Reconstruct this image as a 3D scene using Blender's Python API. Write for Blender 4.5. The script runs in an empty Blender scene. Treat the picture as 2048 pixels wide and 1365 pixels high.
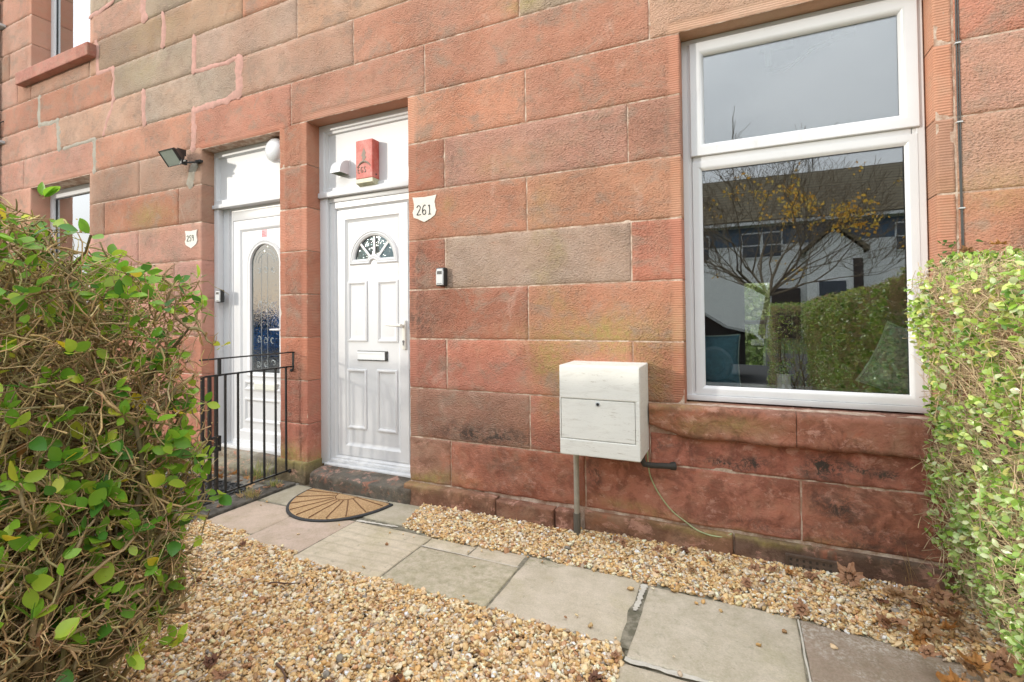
import bpy, math, random
import numpy as np
from mathutils import Vector, Matrix
sc = bpy.context.scene
R = math.radians
rng = np.random.default_rng(7)
random.seed(7)

# ------------------------------------------------------------------ camera
cd = bpy.data.cameras.new("camera"); cam = bpy.data.objects.new("camera", cd)
sc.collection.objects.link(cam); sc.camera = cam
cd.sensor_width = 36; cd.lens = 36 * 982.546 / 2048
cd.shift_y = -(682.5 - 615.889) / 2048
cd.clip_start = 0.02; cd.clip_end = 600
_r = Vector((0.9085672, 0.41759031, -0.01113471)); _u = Vector((0.01677732, -0.0098439, 0.99981079)); _f = Vector((-0.41740169, 0.9085821, 0.01594989))
cam.matrix_world = Matrix.Translation((0, -2.75, 1.24)) @ Matrix((_r, _u, -_f)).transposed().to_4x4()
# ------------------------------------------------------------------ sky + sun
SUN = Vector((-0.98, -1.0, 0.30)).normalized()          # direction towards the sun
el = math.asin(SUN.z); rot = math.atan2(SUN.x, SUN.y)
w = bpy.data.worlds.new("World"); sc.world = w; w.use_nodes = True
nt = w.node_tree; nt.nodes.clear()
out = nt.nodes.new("ShaderNodeOutputWorld"); bg = nt.nodes.new("ShaderNodeBackground")
sky = nt.nodes.new("ShaderNodeTexSky"); sky.sky_type = 'NISHITA'; sky.sun_disc = False
sky.sun_elevation = el; sky.sun_rotation = rot; sky.air_density = 1.0; sky.dust_density = 1.5
tc = nt.nodes.new("ShaderNodeTexCoord"); mp = nt.nodes.new("ShaderNodeMapping"); mp.inputs['Scale'].default_value = (1, 1, 2.6)
nz = nt.nodes.new("ShaderNodeTexNoise"); nz.inputs['Scale'].default_value = 1.6; nz.inputs['Detail'].default_value = 7
rp = nt.nodes.new("ShaderNodeValToRGB"); rp.color_ramp.elements[0].position = .25; rp.color_ramp.elements[1].position = .7
rp.color_ramp.elements[0].color = (9.5, 10.2, 11.2, 1); rp.color_ramp.elements[1].color = (17, 17.2, 17.6, 1)
sx = nt.nodes.new("ShaderNodeSeparateXYZ"); nt.links.new(tc.outputs['Generated'], sx.inputs[0])
gr = nt.nodes.new("ShaderNodeMapRange"); gr.inputs['From Min'].default_value = 0; gr.inputs['From Max'].default_value = 1; gr.inputs['To Min'].default_value = .66; gr.inputs['To Max'].default_value = 2.3
nt.links.new(sx.outputs[2], gr.inputs[0]); vm = nt.nodes.new("ShaderNodeVectorMath"); vm.operation = 'SCALE'
nt.links.new(rp.outputs[0], vm.inputs[0]); nt.links.new(gr.outputs[0], vm.inputs['Scale'])
mx = nt.nodes.new("ShaderNodeMix"); mx.data_type = 'RGBA'; mx.inputs[0].default_value = .85
nt.links.new(tc.outputs['Generated'], mp.inputs[0]); nt.links.new(mp.outputs[0], nz.inputs['Vector']); nt.links.new(nz.outputs[0], rp.inputs[0])
nt.links.new(sky.outputs[0], mx.inputs[6]); nt.links.new(vm.outputs[0], mx.inputs[7]); nt.links.new(mx.outputs[2], bg.inputs[0])
bg.inputs[1].default_value = 0.1; nt.links.new(bg.outputs[0], out.inputs[0])
sl = bpy.data.lights.new("sun", 'SUN'); sl.energy = 2.2; sl.angle = R(2.0); sl.color = (1, .93, .82)
so = bpy.data.objects.new("sun", sl); sc.collection.objects.link(so)
so.rotation_euler = SUN.to_track_quat('Z', 'Y').to_euler()
sc.view_settings.view_transform = 'Standard'; sc.view_settings.look = 'None'
sc.view_settings.exposure = 0.07; sc.view_settings.gamma = 1
sc.cycles.max_bounces = 8; sc.cycles.transparent_max_bounces = 24
try:
    sc.cycles.use_denoising = True
except Exception: pass

# ------------------------------------------------------------------ helpers
def link(o, parent=None):
    sc.collection.objects.link(o)
    if parent is not None: o.parent = parent
    return o
def tag(o, label=None, cat=None, group=None, kind=None):
    if label: o['label'] = label
    if cat: o['category'] = cat
    if group: o['group'] = group
    if kind: o['kind'] = kind
    return o
def empty(name, loc=(0, 0, 0), label=None, cat=None, group=None):
    o = bpy.data.objects.new(name, None); o.location = loc; o.empty_display_size = .1
    sc.collection.objects.link(o); return tag(o, label, cat, group)
def copy_tree(o, parent=None):
    c = o.copy(); sc.collection.objects.link(c)
    if parent is not None: c.parent = parent
    for ch in [x for x in bpy.data.objects if x.parent == o]: copy_tree(ch, c)
    return c

class MB:
    """collects shapes; build() links them as ONE mesh object"""
    def __init__(s): s.v = []; s.f = []; s.mi = []; s.m = 0; s.org = (0, 0, 0)
    def add(s, vs, fs):
        n = len(s.v); s.v += [tuple(p) for p in vs]; s.f += [tuple(i + n for i in f) for f in fs]; s.mi += [s.m] * len(fs); return s
    def box(s, x0, x1, y0, y1, z0, z1, b=0.0):
        if b <= 0:
            v = [(x, y, z) for x in (x0, x1) for y in (y0, y1) for z in (z0, z1)]
            return s.add(v, [(0, 1, 3, 2), (4, 6, 7, 5), (0, 4, 5, 1), (2, 3, 7, 6), (0, 2, 6, 4), (1, 5, 7, 3)])
        import bmesh
        bm = bmesh.new(); bmesh.ops.create_cube(bm, size=1)
        for q in bm.verts: q.co = Vector(((x0 + x1) / 2 + q.co.x * (x1 - x0), (y0 + y1) / 2 + q.co.y * (y1 - y0), (z0 + z1) / 2 + q.co.z * (z1 - z0)))
        bmesh.ops.bevel(bm, geom=bm.edges[:] + bm.verts[:], offset=b, segments=2, affect='EDGES', profile=.6)
        bm.verts.index_update(); s.add([q.co[:] for q in bm.verts], [[q.index for q in f.verts] for f in bm.faces]); bm.free(); return s
    def tube(s, pts, r, n=8, cap=True):
        pts = [Vector(p) for p in pts]; rs = r if isinstance(r, (list, tuple)) else [r] * len(pts)
        vs = []; fs = []; a = None
        for i, p in enumerate(pts):
            t = (pts[min(i + 1, len(pts) - 1)] - pts[max(i - 1, 0)]).normalized()
            if a is None: a = t.orthogonal().normalized()
            else: a = (a - t * a.dot(t)).normalized()
            b = t.cross(a)
            for k in range(n):
                th = 2 * math.pi * k / n; vs.append(p + (a * math.cos(th) + b * math.sin(th)) * rs[i])
        for i in range(len(pts) - 1):
            for k in range(n):
                fs.append((i * n + k, i * n + (k + 1) % n, (i + 1) * n + (k + 1) % n, (i + 1) * n + k))
        if cap: fs += [tuple(range(n))[::-1], tuple(range((len(pts) - 1) * n, len(pts) * n))]
        return s.add(vs, fs)
    def lathe(s, c, axis, prof, n=28, ang=0.0):
        """prof: (radius, distance along axis)"""
        ax = Vector(axis).normalized(); a = ax.orthogonal().normalized(); b = ax.cross(a); c = Vector(c)
        vs = []; fs = []
        for (r, h) in prof:
            for k in range(n):
                th = 2 * math.pi * k / n; vs.append(c + ax * h + (a * math.cos(th) + b * math.sin(th)) * max(r, 1e-5))
        for i in range(len(prof) - 1):
            for k in range(n): fs.append((i * n + k, i * n + (k + 1) % n, (i + 1) * n + (k + 1) % n, (i + 1) * n + k))
        fs += [tuple(range(n))[::-1], tuple(range((len(prof) - 1) * n, len(prof) * n))]
        return s.add(vs, fs)
    def loops(s, L, closed=True, capend=False):
        """connect consecutive loops of equal length"""
        n = len(L[0]); vs = [p for l in L for p in l]; fs = []
        for i in range(len(L) - 1):
            for k in range(n if closed else n - 1):
                fs.append((i * n + k, (i + 1) * n + k, (i + 1) * n + (k + 1) % n, i * n + (k + 1) % n))
        if capend: fs.append(tuple(range((len(L) - 1) * n, len(L) * n))[::-1])
        return s.add(vs, fs)
    def frame(s, x0, x1, z0, z1, prof, cap=False):
        """mitred frame facing -Y; prof: (inset, y)"""
        return s.loops([[(x0 + d, y, z0 + d), (x1 - d, y, z0 + d), (x1 - d, y, z1 - d), (x0 + d, y, z1 - d)][::-1] for d, y in prof], capend=cap)
    def prism(s, poly, y0, y1):
        """polygon in XZ extruded y0..y1 (y0 nearer the camera)"""
        n = len(poly)
        vs = [(x, y0, z) for x, z in poly] + [(x, y1, z) for x, z in poly]
        return s.add(vs, [tuple(range(n)), tuple(range(n, 2 * n))[::-1]] + [(k, k + n, (k + 1) % n + n, (k + 1) % n) for k in range(n)])
    def build(s, name, mats, parent=None, smooth=False, bevel=0):
        me = bpy.data.meshes.new(name); me.from_pydata([tuple(p) for p in s.v], [], s.f)
        for m in (mats if isinstance(mats, (list, tuple)) else [mats]): me.materials.append(m)
        me.polygons.foreach_set('material_index', s.mi)
        if smooth: me.polygons.foreach_set('use_smooth', [True] * len(s.f))
        me.update()
        import bmesh
        bm = bmesh.new(); bm.from_mesh(me); bmesh.ops.recalc_face_normals(bm, faces=bm.faces[:]) if not getattr(s, 'keep', False) else None
        bm.to_mesh(me); bm.free()
        if smooth == 'auto':
            try: me.set_sharp_from_angle(angle=R(35))
            except Exception: pass
        o = bpy.data.objects.new(name, me); link(o, parent)
        if parent is not None and parent.type == 'EMPTY': o.matrix_parent_inverse = Matrix.Translation(-parent.location)
        if bevel:
            bv = o.modifiers.new("bevel", 'BEVEL'); bv.width = bevel; bv.segments = 2; bv.limit_method = 'ANGLE'; bv.angle_limit = R(40)
        return o
def parent_loc(p):
    v = Vector((0, 0, 0))
    while p is not None: v += p.location; p = p.parent
    return v
def npmesh(name, V, F, mats, parent=None, attrs=None, smooth=True, mi=None):
    """V (n,3), F (m,k) arrays; attrs {name:(n,4)} point colours"""
    V = np.asarray(V, np.float32); F = np.asarray(F, np.int32); me = bpy.data.meshes.new(name)
    m, k = F.shape
    me.vertices.add(len(V)); me.vertices.foreach_set('co', V.ravel())
    me.loops.add(m * k); me.loops.foreach_set('vertex_index', F.ravel())
    me.polygons.add(m); me.polygons.foreach_set('loop_start', np.arange(0, m * k, k, dtype=np.int32))
    try: me.polygons.foreach_set('loop_total', np.full(m, k, np.int32))
    except Exception: pass
    for mt in (mats if isinstance(mats, (list, tuple)) else [mats]): me.materials.append(mt)
    if mi is not None: me.polygons.foreach_set('material_index', np.asarray(mi, np.int32))
    me.polygons.foreach_set('use_smooth', np.full(m, bool(smooth)))
    if attrs:
        for an, A in attrs.items():
            at = me.attributes.new(an, 'FLOAT_COLOR', 'POINT'); at.data.foreach_set('color', np.asarray(A, np.float32).ravel())
    me.update(calc_edges=True)
    o = bpy.data.objects.new(name, me); link(o, parent)
    if parent is not None and parent.type == 'EMPTY': o.matrix_parent_inverse = Matrix.Translation(-parent.location)
    return o
def vnoise(x, y, seed=0):
    xi = np.floor(x).astype(np.int64); yi = np.floor(y).astype(np.int64); fx = x - xi; fy = y - yi
    fx = fx * fx * (3 - 2 * fx); fy = fy * fy * (3 - 2 * fy)
    def h(a, b):
        n = (a * 374761393 + b * 668265263 + seed * 1442695041) & 0xffffffff
        n = ((n ^ (n >> 13)) * 1274126177) & 0xffffffff
        return ((n ^ (n >> 16)) & 0xffff) / 65535.0
    return (h(xi, yi) * (1 - fx) + h(xi + 1, yi) * fx) * (1 - fy) + (h(xi, yi + 1) * (1 - fx) + h(xi + 1, yi + 1) * fx) * fy
def fbm(x, y, seed=0, o=4):
    s = 0; a = .5; t = 0
    for i in range(o): s = s + a * vnoise(x * 2 ** i, y * 2 ** i, seed + i * 17); t += a; a *= .5
    return s / t

# ------------------------------------------------------------------ materials
class NT:
    def __init__(s, name):
        s.m = bpy.data.materials.new(name); s.m.use_nodes = True; s.t = s.m.node_tree
        s.b = s.t.nodes['Principled BSDF']; s.o = s.t.nodes['Material Output']
    def n(s, typ, props=None, **inp):
        nd = s.t.nodes.new('ShaderNode' + typ)
        for k, v in (props or {}).items(): setattr(nd, k, v)
        for k, v in inp.items():
            kk = int(k[1:]) if k[0] == 'i' and k[1:].isdigit() else k.replace('_', ' ')
            s.set(nd.inputs[kk], v)
        return nd
    def set(s, sock, v):
        if isinstance(v, bpy.types.NodeSocket): s.t.links.new(v, sock)
        else: sock.default_value = v
    def co(s, scale=(1, 1, 1), rot=(0, 0, 0)):
        if not hasattr(s, '_tc'): s._tc = s.n('TexCoord')
        return s.n('Mapping', Vector=s._tc.outputs['Object'], Scale=scale, Rotation=rot).outputs[0]
    def noise(s, sc_, det=4, rough=.55, vec=None, dist=0):
        return s.n('TexNoise', Vector=vec if vec is not None else s.co(), Scale=sc_, Detail=det, Roughness=rough, Distortion=dist).outputs[0]
    def vor(s, sc_, vec=None, feat='F1', rand=1):
        return s.n('TexVoronoi', {'feature': feat}, Vector=vec if vec is not None else s.co(), Scale=sc_, Randomness=rand).outputs[0]
    def ramp(s, f, *st):
        r = s.n('ValToRGB', Fac=f); cr = r.color_ramp
        while len(cr.elements) < len(st): cr.elements.new(.5)
        for e, (p, c) in zip(cr.elements, st):
            e.position = p; e.color = (c, c, c, 1) if isinstance(c, (int, float)) else (*c, 1)
        return r.outputs[0]
    def mix(s, f, a, b, mode='MIX'):
        nd = s.n('Mix', {'data_type': 'RGBA', 'blend_type': mode}); s.set(nd.inputs[0], f)
        for k, v in ((6, a), (7, b)): s.set(nd.inputs[k], (*v, 1) if isinstance(v, tuple) and len(v) == 3 else v)
        return nd.outputs[2]
    def math(s, op, a, b=0.0, clamp=False):
        nd = s.n('Math', {'operation': op, 'use_clamp': clamp}); s.set(nd.inputs[0], a); s.set(nd.inputs[1], b); return nd.outputs[0]
    def bump(s, h, dist, strength=1.0, normal=None):
        nd = s.n('Bump', Height=h, Distance=dist, Strength=strength)
        if normal is not None: s.set(nd.inputs['Normal'], normal)
        return nd.outputs[0]
    def attr(s, name): return s.n('Attribute', {'attribute_name': name})
    def out(s, col=None, rough=None, nrm=None, **k):
        if col is not None: s.set(s.b.inputs['Base Color'], (*col, 1) if isinstance(col, tuple) and len(col) == 3 else col)
        if rough is not None: s.set(s.b.inputs['Roughness'], rough)
        if nrm is not None: s.set(s.b.inputs['Normal'], nrm)
        for kk, v in k.items(): s.set(s.b.inputs[kk.replace('_', ' ')], v)
        return s.m
def plain(name, col, rough=.5, var=.12, nscale=30, bump=0.0, metal=0, dirt=None):
    t = NT(name); n = t.noise(nscale, 5)
    c = t.mix(n, tuple(x * (1 - var) for x in col), tuple(min(1, x * (1 + var)) for x in col))
    if dirt: c = t.mix(t.ramp(t.noise(9, 6, .7), (.52, 0), (.75, dirt[1])), c, dirt[0])
    nr = t.bump(t.noise(nscale * 4, 3), bump) if bump else None
    return t.out(c, rough, nr, Metallic=metal)

def stone_mat():
    t = NT('sandstone'); a = t.attr('bcol').outputs[0]; k = t.attr('msk').outputs[0]
    sp = t.n('SeparateColor', Color=k); ro, mo, dk = sp.outputs[0], sp.outputs[1], sp.outputs[2]
    big = t.noise(2.3, 5, .6); med = t.noise(9, 5, .65); fine = t.noise(120, 3, .6)
    c = t.mix(t.ramp(big, (.38, 0), (.72, .75)), a, t.mix(1.0, a, (1.0, .82, .72), 'MULTIPLY'))
    c = t.mix(t.ramp(med, (.5, 0), (.8, .5)), c, (.42, .30, .205))                    # tan weathering
    c = t.mix(t.ramp(t.noise(5.1, 6, .7, dist=.6), (.55, 0), (.78, .55)), c, t.mix(1.0, c, (.62, .56, .54), 'MULTIPLY'))   # dirt
    c = t.mix(t.ramp(t.noise(3.7, 4, .6, vec=t.co((1, 1, 2.3))), (.6, 0), (.8, .38)), c, (.50, .185, .085))            # fresh orange
    c = t.mix(t.ramp(fine, (.3, 0), (.75, .35)), c, t.mix(1.0, c, (.72, .70, .68), 'MULTIPLY'))
    al0 = t.attr('msk').outputs['Alpha']; sm = t.math('MULTIPLY', t.math('SUBTRACT', 1.0, ro), t.math('SUBTRACT', 1.0, al0))
    s1 = t.ramp(t.noise(6.5, 8, .74, dist=.4), (.47, 0), (.57, .85)); c = t.mix(t.math('MULTIPLY', s1, sm), c, t.mix(1.0, c, (.48, .43, .41), 'MULTIPLY'))
    s2 = t.ramp(t.noise(11, 8, .75, vec=t.co((1, 1, 1.4)), dist=.35), (.55, 0), (.61, .65)); c = t.mix(t.math('MULTIPLY', s2, sm), c, (.60, .33, .25))
    s3 = t.ramp(t.noise(4.2, 6, .7, dist=.9), (.60, 0), (.68, .6)); c = t.mix(t.math('MULTIPLY', s3, sm), c, (.46, .14, .075))
    # tooling: stugged face
    w1 = t.noise(72, 3, .6, vec=t.co((1, 1, 1.45)), dist=.8); w2 = t.vor(80, vec=t.co((1, 1, 1.5))); 
    h = t.math('MULTIPLY_ADD', w2, -.7); h.node.inputs[2].default_value = 1.0
    h = t.math('ADD', t.math('MULTIPLY', w1, 1.3), t.math('MULTIPLY', w2, .55))
    pit = t.ramp(h, (.55, 1), (.78, 0))
    c = t.mix(t.math('MULTIPLY', pit, t.math('MULTIPLY', ro, .75)), c, t.mix(1.0, c, (.50, .44, .42), 'MULTIPLY'))
    mn = t.noise(34, 6, .75)
    mf = t.math('MULTIPLY', mo, t.ramp(mn, (.30, .15), (.7, 1)), True)
    c = t.mix(mf, c, t.mix(t.noise(15), (.27, .235, .05), (.40, .32, .11)))
    dn = t.ramp(t.noise(24, 8, .85, dist=.6), (.46, 0.0), (.54, 1))
    dl = t.math('ADD', t.math('MULTIPLY', dk, .28), t.math('MULTIPLY', dk, t.math('MULTIPLY', dn, 1.1)), True)
    c = t.mix(dl, c, (.06, .045, .036))
    wp = t.ramp(t.noise(2.9, 5, .7, vec=t.co((1.1, 1, .8)), dist=.8), (.60, 0), (.74, .42)); c = t.mix(t.math('MULTIPLY', wp, ro), c, (.62, .44, .35))
    gw = t.ramp(t.noise(4.4, 8, .74, vec=t.co((1, 1, 1.3)), dist=.5), (.50, 0), (.64, .72)); c = t.mix(t.math('MULTIPLY', gw, ro), c, (.33, .235, .175))
    yl = t.ramp(t.noise(1.7, 4, .6, vec=t.co((1.3, 1, 1))), (.54, 0), (.8, .35)); c = t.mix(yl, c, t.mix(1.0, c, (1.02, 1.12, 1.02), 'MULTIPLY'))
    # margins: fine droved lines
    dv = t.n('TexWave', {'wave_type': 'BANDS', 'bands_direction': 'Z'}, Vector=t.co(), Scale=26, Distortion=1.2, Detail=2).outputs[0]
    al_ = t.attr('msk').outputs['Alpha']; nr = t.bump(dv, .0016, al_)
    nr = t.bump(t.noise(14, 6, .62, dist=.7), .012, t.math('MULTIPLY', t.math('SUBTRACT', 1.0, ro), t.math('SUBTRACT', 1.0, al_)), nr)
    nr = t.bump(h, .0135, t.math('MULTIPLY', ro, t.ramp(t.noise(1.9, 4, .6), (.35, .45), (.62, 1))), nr)
    nr = t.bump(fine, .0016, .7, nr)
    return t.out(c, .92, nr)
def mortar_mat(name, col, dark=(.2, .15, .12), amt=.5):
    t = NT(name)
    c = t.mix(t.ramp(t.noise(14, 6, .7), (.42, amt), (.62, 0)), col, dark)
    c = t.mix(t.ramp(t.noise(90, 3), (.3, .3), (.7, 0)), c, t.mix(1.0, c, (.7, .7, .7), 'MULTIPLY'))
    return t.out(c, .95, t.bump(t.noise(150, 3), .0015))
def upvc(name='white_plastic', col=(.68, .69, .70), rough=.32):
    t = NT(name)
    c = t.mix(t.ramp(t.noise(3.5, 6, .7), (.45, 0), (.85, .35)), col, tuple(x * .80 for x in col)); c = t.mix(t.ramp(t.noise(16, 7, .8, vec=t.co((1, 1, .3))), (.60, 0), (.76, .30)), c, (.40, .37, .32))
    return t.out(c, rough, t.bump(t.noise(180, 3), .0003))
def glass_mat(name, tint, base=.10, scale=1.0, rough=0.0, bumpd=0.0):
    t = NT(name); t.t.nodes.remove(t.b)
    fr = t.n('Fresnel', IOR=1.5).outputs[0]
    f = t.math('ADD', t.math('MULTIPLY', fr, scale), base, True)
    gl = t.n('BsdfGlossy', Color=(.93, .96, .97, 1), Roughness=rough); tr = t.n('BsdfTransparent', Color=(*tint, 1))
    nb = t.bump(t.noise(1.5, 1), .0006 if not bumpd else bumpd)
    if bumpd: nb = t.bump(t.noise(30, 3, dist=1.5), bumpd)
    t.set(gl.inputs['Normal'], nb)
    ms = t.n('MixShader'); t.set(ms.inputs[0], f); t.set(ms.inputs[1], tr.outputs[0]); t.set(ms.inputs[2], gl.outputs[0])
    t.set(t.o.inputs[0], ms.outputs[0]); return t.m
def leaf_mat(name, rough=.33, trans=.35, spec=.5):
    t = NT(name); a = t.attr('bcol').outputs[0]
    c = t.mix(t.ramp(t.noise(60, 4), (.4, 0), (.8, .4)), a, t.mix(1.0, a, (1.25, 1.1, .7), 'MULTIPLY'))
    t.out(c, rough, t.bump(t.noise(150, 2), .0006)); t.b.inputs['Specular IOR Level'].default_value = spec
    tl = t.n('BsdfTranslucent', Color=c); ms = t.n('MixShader'); ms.inputs[0].default_value = trans
    t.set(ms.inputs[1], t.b.outputs[0]); t.set(ms.inputs[2], tl.outputs[0]); t.set(t.o.inputs[0], ms.outputs[0]); return t.m
def attr_mat(name, rough=.8, bscale=60, bd=.002, var=.3, spec=.3):
    t = NT(name); a = t.attr('bcol').outputs[0]
    c = t.mix(t.ramp(t.noise(bscale, 5, .7), (.3, var), (.7, 0)), a, t.mix(1.0, a, (.55, .52, .5), 'MULTIPLY'))
    t.b.inputs['Specular IOR Level'].default_value = spec
    return t.out(c, rough, t.bump(t.noise(bscale * 1.5, 4), bd))
M = dict(
    stone=stone_mat(),
    mortar=mortar_mat('cream_mortar', (.68, .56, .45), (.37, .22, .15), .95),
    pink=mortar_mat('pink_mortar', (.61, .335, .275), (.46, .27, .215), .8),
    grey=mortar_mat('grey_mortar', (.42, .38, .31), (.28, .24, .19), .5),
    upvc=upvc(), paint=upvc('white_paint', (.645, .655, .665), .42),
    seam=plain('dark_seam', (.16, .16, .16), .7),
    glass=glass_mat('window_glass', (.97, .99, .985), .13, 1.15),
    bright=glass_mat('thin_glass', (.80, .84, .85), .50, 1.6),
    obscured=glass_mat('obscured_glass', (.30, .40, .41), .24, 1.2, .03, .0008), fanglass=glass_mat('fan_glass', (.30, .38, .40), .02, .7, .05, .001),
    leadcam=plain('came', (.50, .56, .56), .3),
    meter=None, black=plain('black_plastic', (.022, .023, .022), .4, .3, 40),
    iron=None, silver=plain('silver_paint', (.55, .57, .57), .32, .1, 60),
    rubber=plain('rubber', (.03, .033, .035), .6, .3, 40, .0006),
    dark=plain('dark_interior', (.035, .035, .04), .8),
    lens=plain('lamp_lens', (.30, .34, .30), .15), wood=attr_mat('bark', .85, 90, .002, .5),
)
t = NT('cream_metal'); c = t.mix(t.ramp(t.noise(6, 7, .75, vec=t.co((1, 1, 5)), dist=1), (.5, 0), (.74, .42)), (.80, .80, .75), (.46, .43, .37))
c = t.mix(t.ramp(t.noise(70, 4, vec=t.co((1, 1, 6))), (.6, 0), (.8, .4)), c, (.40, .38, .34)); c = t.mix(t.ramp(t.noise(22, 8, .8, vec=t.co((.5, 1, 2.5))), (.57, 0), (.66, .6)), c, (.36, .32, .25)); M['meter'] = t.out(c, .45, t.bump(t.noise(60, 3, vec=t.co((1, 1, 8))), .0006))
t = NT('black_iron'); c = t.mix(t.ramp(t.noise(45, 6, .8), (.56, 0), (.66, .9)), (.018, .019, .019), (.10, .06, .04)); M['iron'] = t.out(c, .3, t.bump(t.noise(110, 4), .0012))

# ------------------------------------------------------------------ the tenement: stone courses
C = dict(O=(.52, .245, .165), R=(.48, .20, .135), P=(.53, .285, .215), G=(.43, .32, .245), B=(.38, .205, .140), T=(.53, .315, .225), D=(.215, .145, .10), K=(.095, .078, .055), L=(.48, .205, .150), Q=(.43, .185, .122))
OPEN = [(-7.2, -6.0, 1.3, 2.728), (-7.2, -6.0, 4.035, 6.0), (-4.222, -3.27, -.3, 2.715), (-2.975, -2.034, -.3, 2.742), (-.26, .806, .765, 2.742)]
rows = [
 (4.71, 5.05, [-10, 'P', -7.9, 'O', -7.2, None, -6.0, 'B', -5.1, 'T', -3.9, 'P', -2.8, 'O', -1.5, 'T', -.2, 'O', 1.2, 'T', 4]),
 (4.37, 4.71, [-10, 'O', -8.2, 'P', -7.2, None, -6.0, 'G', -5.68, 'G', -4.4, 'P', -3.2, 'T', -2.0, 'O', -.9, 'P', .3, 'T', 1.5, 'O', 4]),
 (4.065, 4.37, [-10, 'B', -7.7, 'P', -7.2, None, -6.0, 'P', -5.06, 'G', -3.9, 'G', -2.7, 'T', -1.4, 'O', -.3, 'T', .9, 'O', 4]),
 (3.735, 4.065, [-10, 'P', -7.51, 'O', -7.2, None, -5.99, 'T', -5.846, (.36, .26, .17), -4.765, (.42, .29, .19), -3.69, 'O', -2.4, 'B', -1.3, 'P', .1, 'T', 1.3, 'O', 4]),
 (3.41, 3.735, [-10, 'R', -8.1, 'O', -7.013, 'O', -5.572, 'G', -4.321, (.46, .33, .24), -3.068, 'T', -1.9, 'O', -.8, 'T', .5, 'P', 1.6, 'O', 4]),
 (3.075, 3.41, [-10, 'P', -8.3, 'P', -6.618, 'T', -5.062, (.42, .34, .27), -3.741, (.47, .31, .23), -2.507, 'O', -1.19, 'G', -.05, 'O', 1.2, 'P', 4]),
 (2.745, 3.075, [-10, 'B', -8.2, 'P', -7.353, 'P', -5.899, 'O', -4.33, 'L', -3.137, 'O', -1.89, 'O', -.415, 'T', 1.05, 'T', 2.3, 'O', 4]),
 (2.415, 2.745, [-10, 'R', -8.0, 'P', -7.2, None, -6.0, (.36, .215, .145), -5.134, (.44, .29, .205), -4.222, None, -3.27, 'Q', -2.975, None, -2.034, 'O', -1.157, 'O', -.26, None, .806, 'O', .875, 'O', 2.1, 'P', 4]),
 (2.085, 2.415, [-10, 'P', -7.6, 'O', -7.2, None, -6.0, 'B', -5.72, 'Q', -4.539, 'B', -4.222, None, -3.27, 'Q', -2.975, None, -2.034, 'Q', -1.74, 'P', -.54, 'B', -.26, None, .806, 'O', .875, 'P', 1.6, 'O', 4]),
 (1.753, 2.085, [-10, 'B', -8.1, 'P', -7.2, None, -6.0, 'P', -5.15, 'P', -4.222, None, -3.27, 'O', -2.975, None, -2.034, 'O', -1.155, 'O', -.26, None, .806, 'B', .875, 'T', 2.2, 'P', 4]),
 (1.42, 1.753, [-10, 'P', -7.2, None, -6.0, 'P', -4.6, 'P', -4.222, None, -3.27, 'Q', -2.975, None, -2.034, 'Q', -1.74, 'G', -.53, 'Q', -.26, None, .806, 'O', .875, 'O', 1.7, 'T', 4]),
 (1.09, 1.42, [-10, 'P', -6.3, 'O', -5.2, 'P', -4.222, None, -3.27, 'Q', -2.975, None, -2.034, 'Q', -1.153, 'O', -.26, None, .806, 'O', .875, 'O', 2.2, 'P', 4]),
 (.76, 1.09, [-10, 'O', -7, 'P', -5.7, 'R', -4.222, None, -3.27, 'Q', -2.975, None, -2.034, 'R', -1.735, 'L', -.53, 'Q', -.26, None, .806, 'O', .875, 'O', 1.7, 'P', 4]),
 (.43, .76, [-10, 'R', -6.2, 'O', -5, 'R', -4.222, None, -3.27, 'R', -2.975, None, -2.034, 'B', -1.15, 'R', -.443, 'R', 1.4, 'O', 4]),
 (.135, .43, [-10, 'R', -6.8, 'B', -5.4, 'R', -4.222, None, -3.27, 'R', -2.975, None, -2.034, 'B', -1.71, 'R', -.81, 'R', .263, 'R', 1.25, 'B', 4]),
]
for zt in (5.05, 5.39, 5.73): rows.insert(0, (zt, zt + .34, [-10, 'O', -8 + zt % .7, 'P', -7.2, None, -6.0, 'T', -4.6 + zt % .9, 'O', -3.1 + zt % .6, 'G', -1.5, 'P', .2, 'O', 1.9, 'T', 4]))
SV = []; SF = []; SC = []; SK = []; nv = 0; GAIN = 1.0
GREENS = [(-.70, 1.12, .40, .13, 1.0), (-.98, .95, .12, .28, 1.0), (-.95, 1.3, .12, .12, .6), (-.45, .9, .16, .2, .6), (-1.0, 1.58, .07, .2, .55), (-1.03, 1.9, .10, .12, .4), (-1.75, 1.96, .07, .05, .5), (-5.0, 2.2, .28, .11, .8), (-.6, 2.2, .2, .1, .0), (-4.9, 3.95, .4, .12, .35), (-5.1, 3.6, .4, .13, .35), (-1.1, 3.15, .18, .05, .8),
          (-1.9, .15, .25, .05, .9), (-3.1, .17, .4, .08, 1.0), (-1.3, 2.2, .3, .1, .25), (-.2, .66, .12, .05, .5), (.0, .12, .4, .025, .8), (-.5, .17, .3, .03, .6), (1.0, 1.75, .2, .1, .4)]
DARKS = [(-1.45, .50, .38, .07, .75), (-.0, .50, .11, .035, .95), (-.13, .49, .09, .03, .8), (.37, .47, .10, .06, 1.0), (.55, .51, .12, .025, .9), (.42, .28, .10, .09, .7), (-.75, .33, .05, .1, .7), (-1.95, 1.5, .12, .3, .45), (-1.9, 1.22, .15, .12, .5), (-1.3, .3, .3, .2, .25), (.7, .2, .3, .05, .4), (-.35, .55, .12, .05, .5), (.1, .2, .3, .03, .4),
         (-8.2, 2.2, .5, 1.5, .4), (-5.6, 2.45, .25, .2, .25), (-1.72, 2.25, .1, .15, .3), (-.3, 2.2, .08, .14, .3), (.6, .13, .5, .05, .5)]
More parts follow.
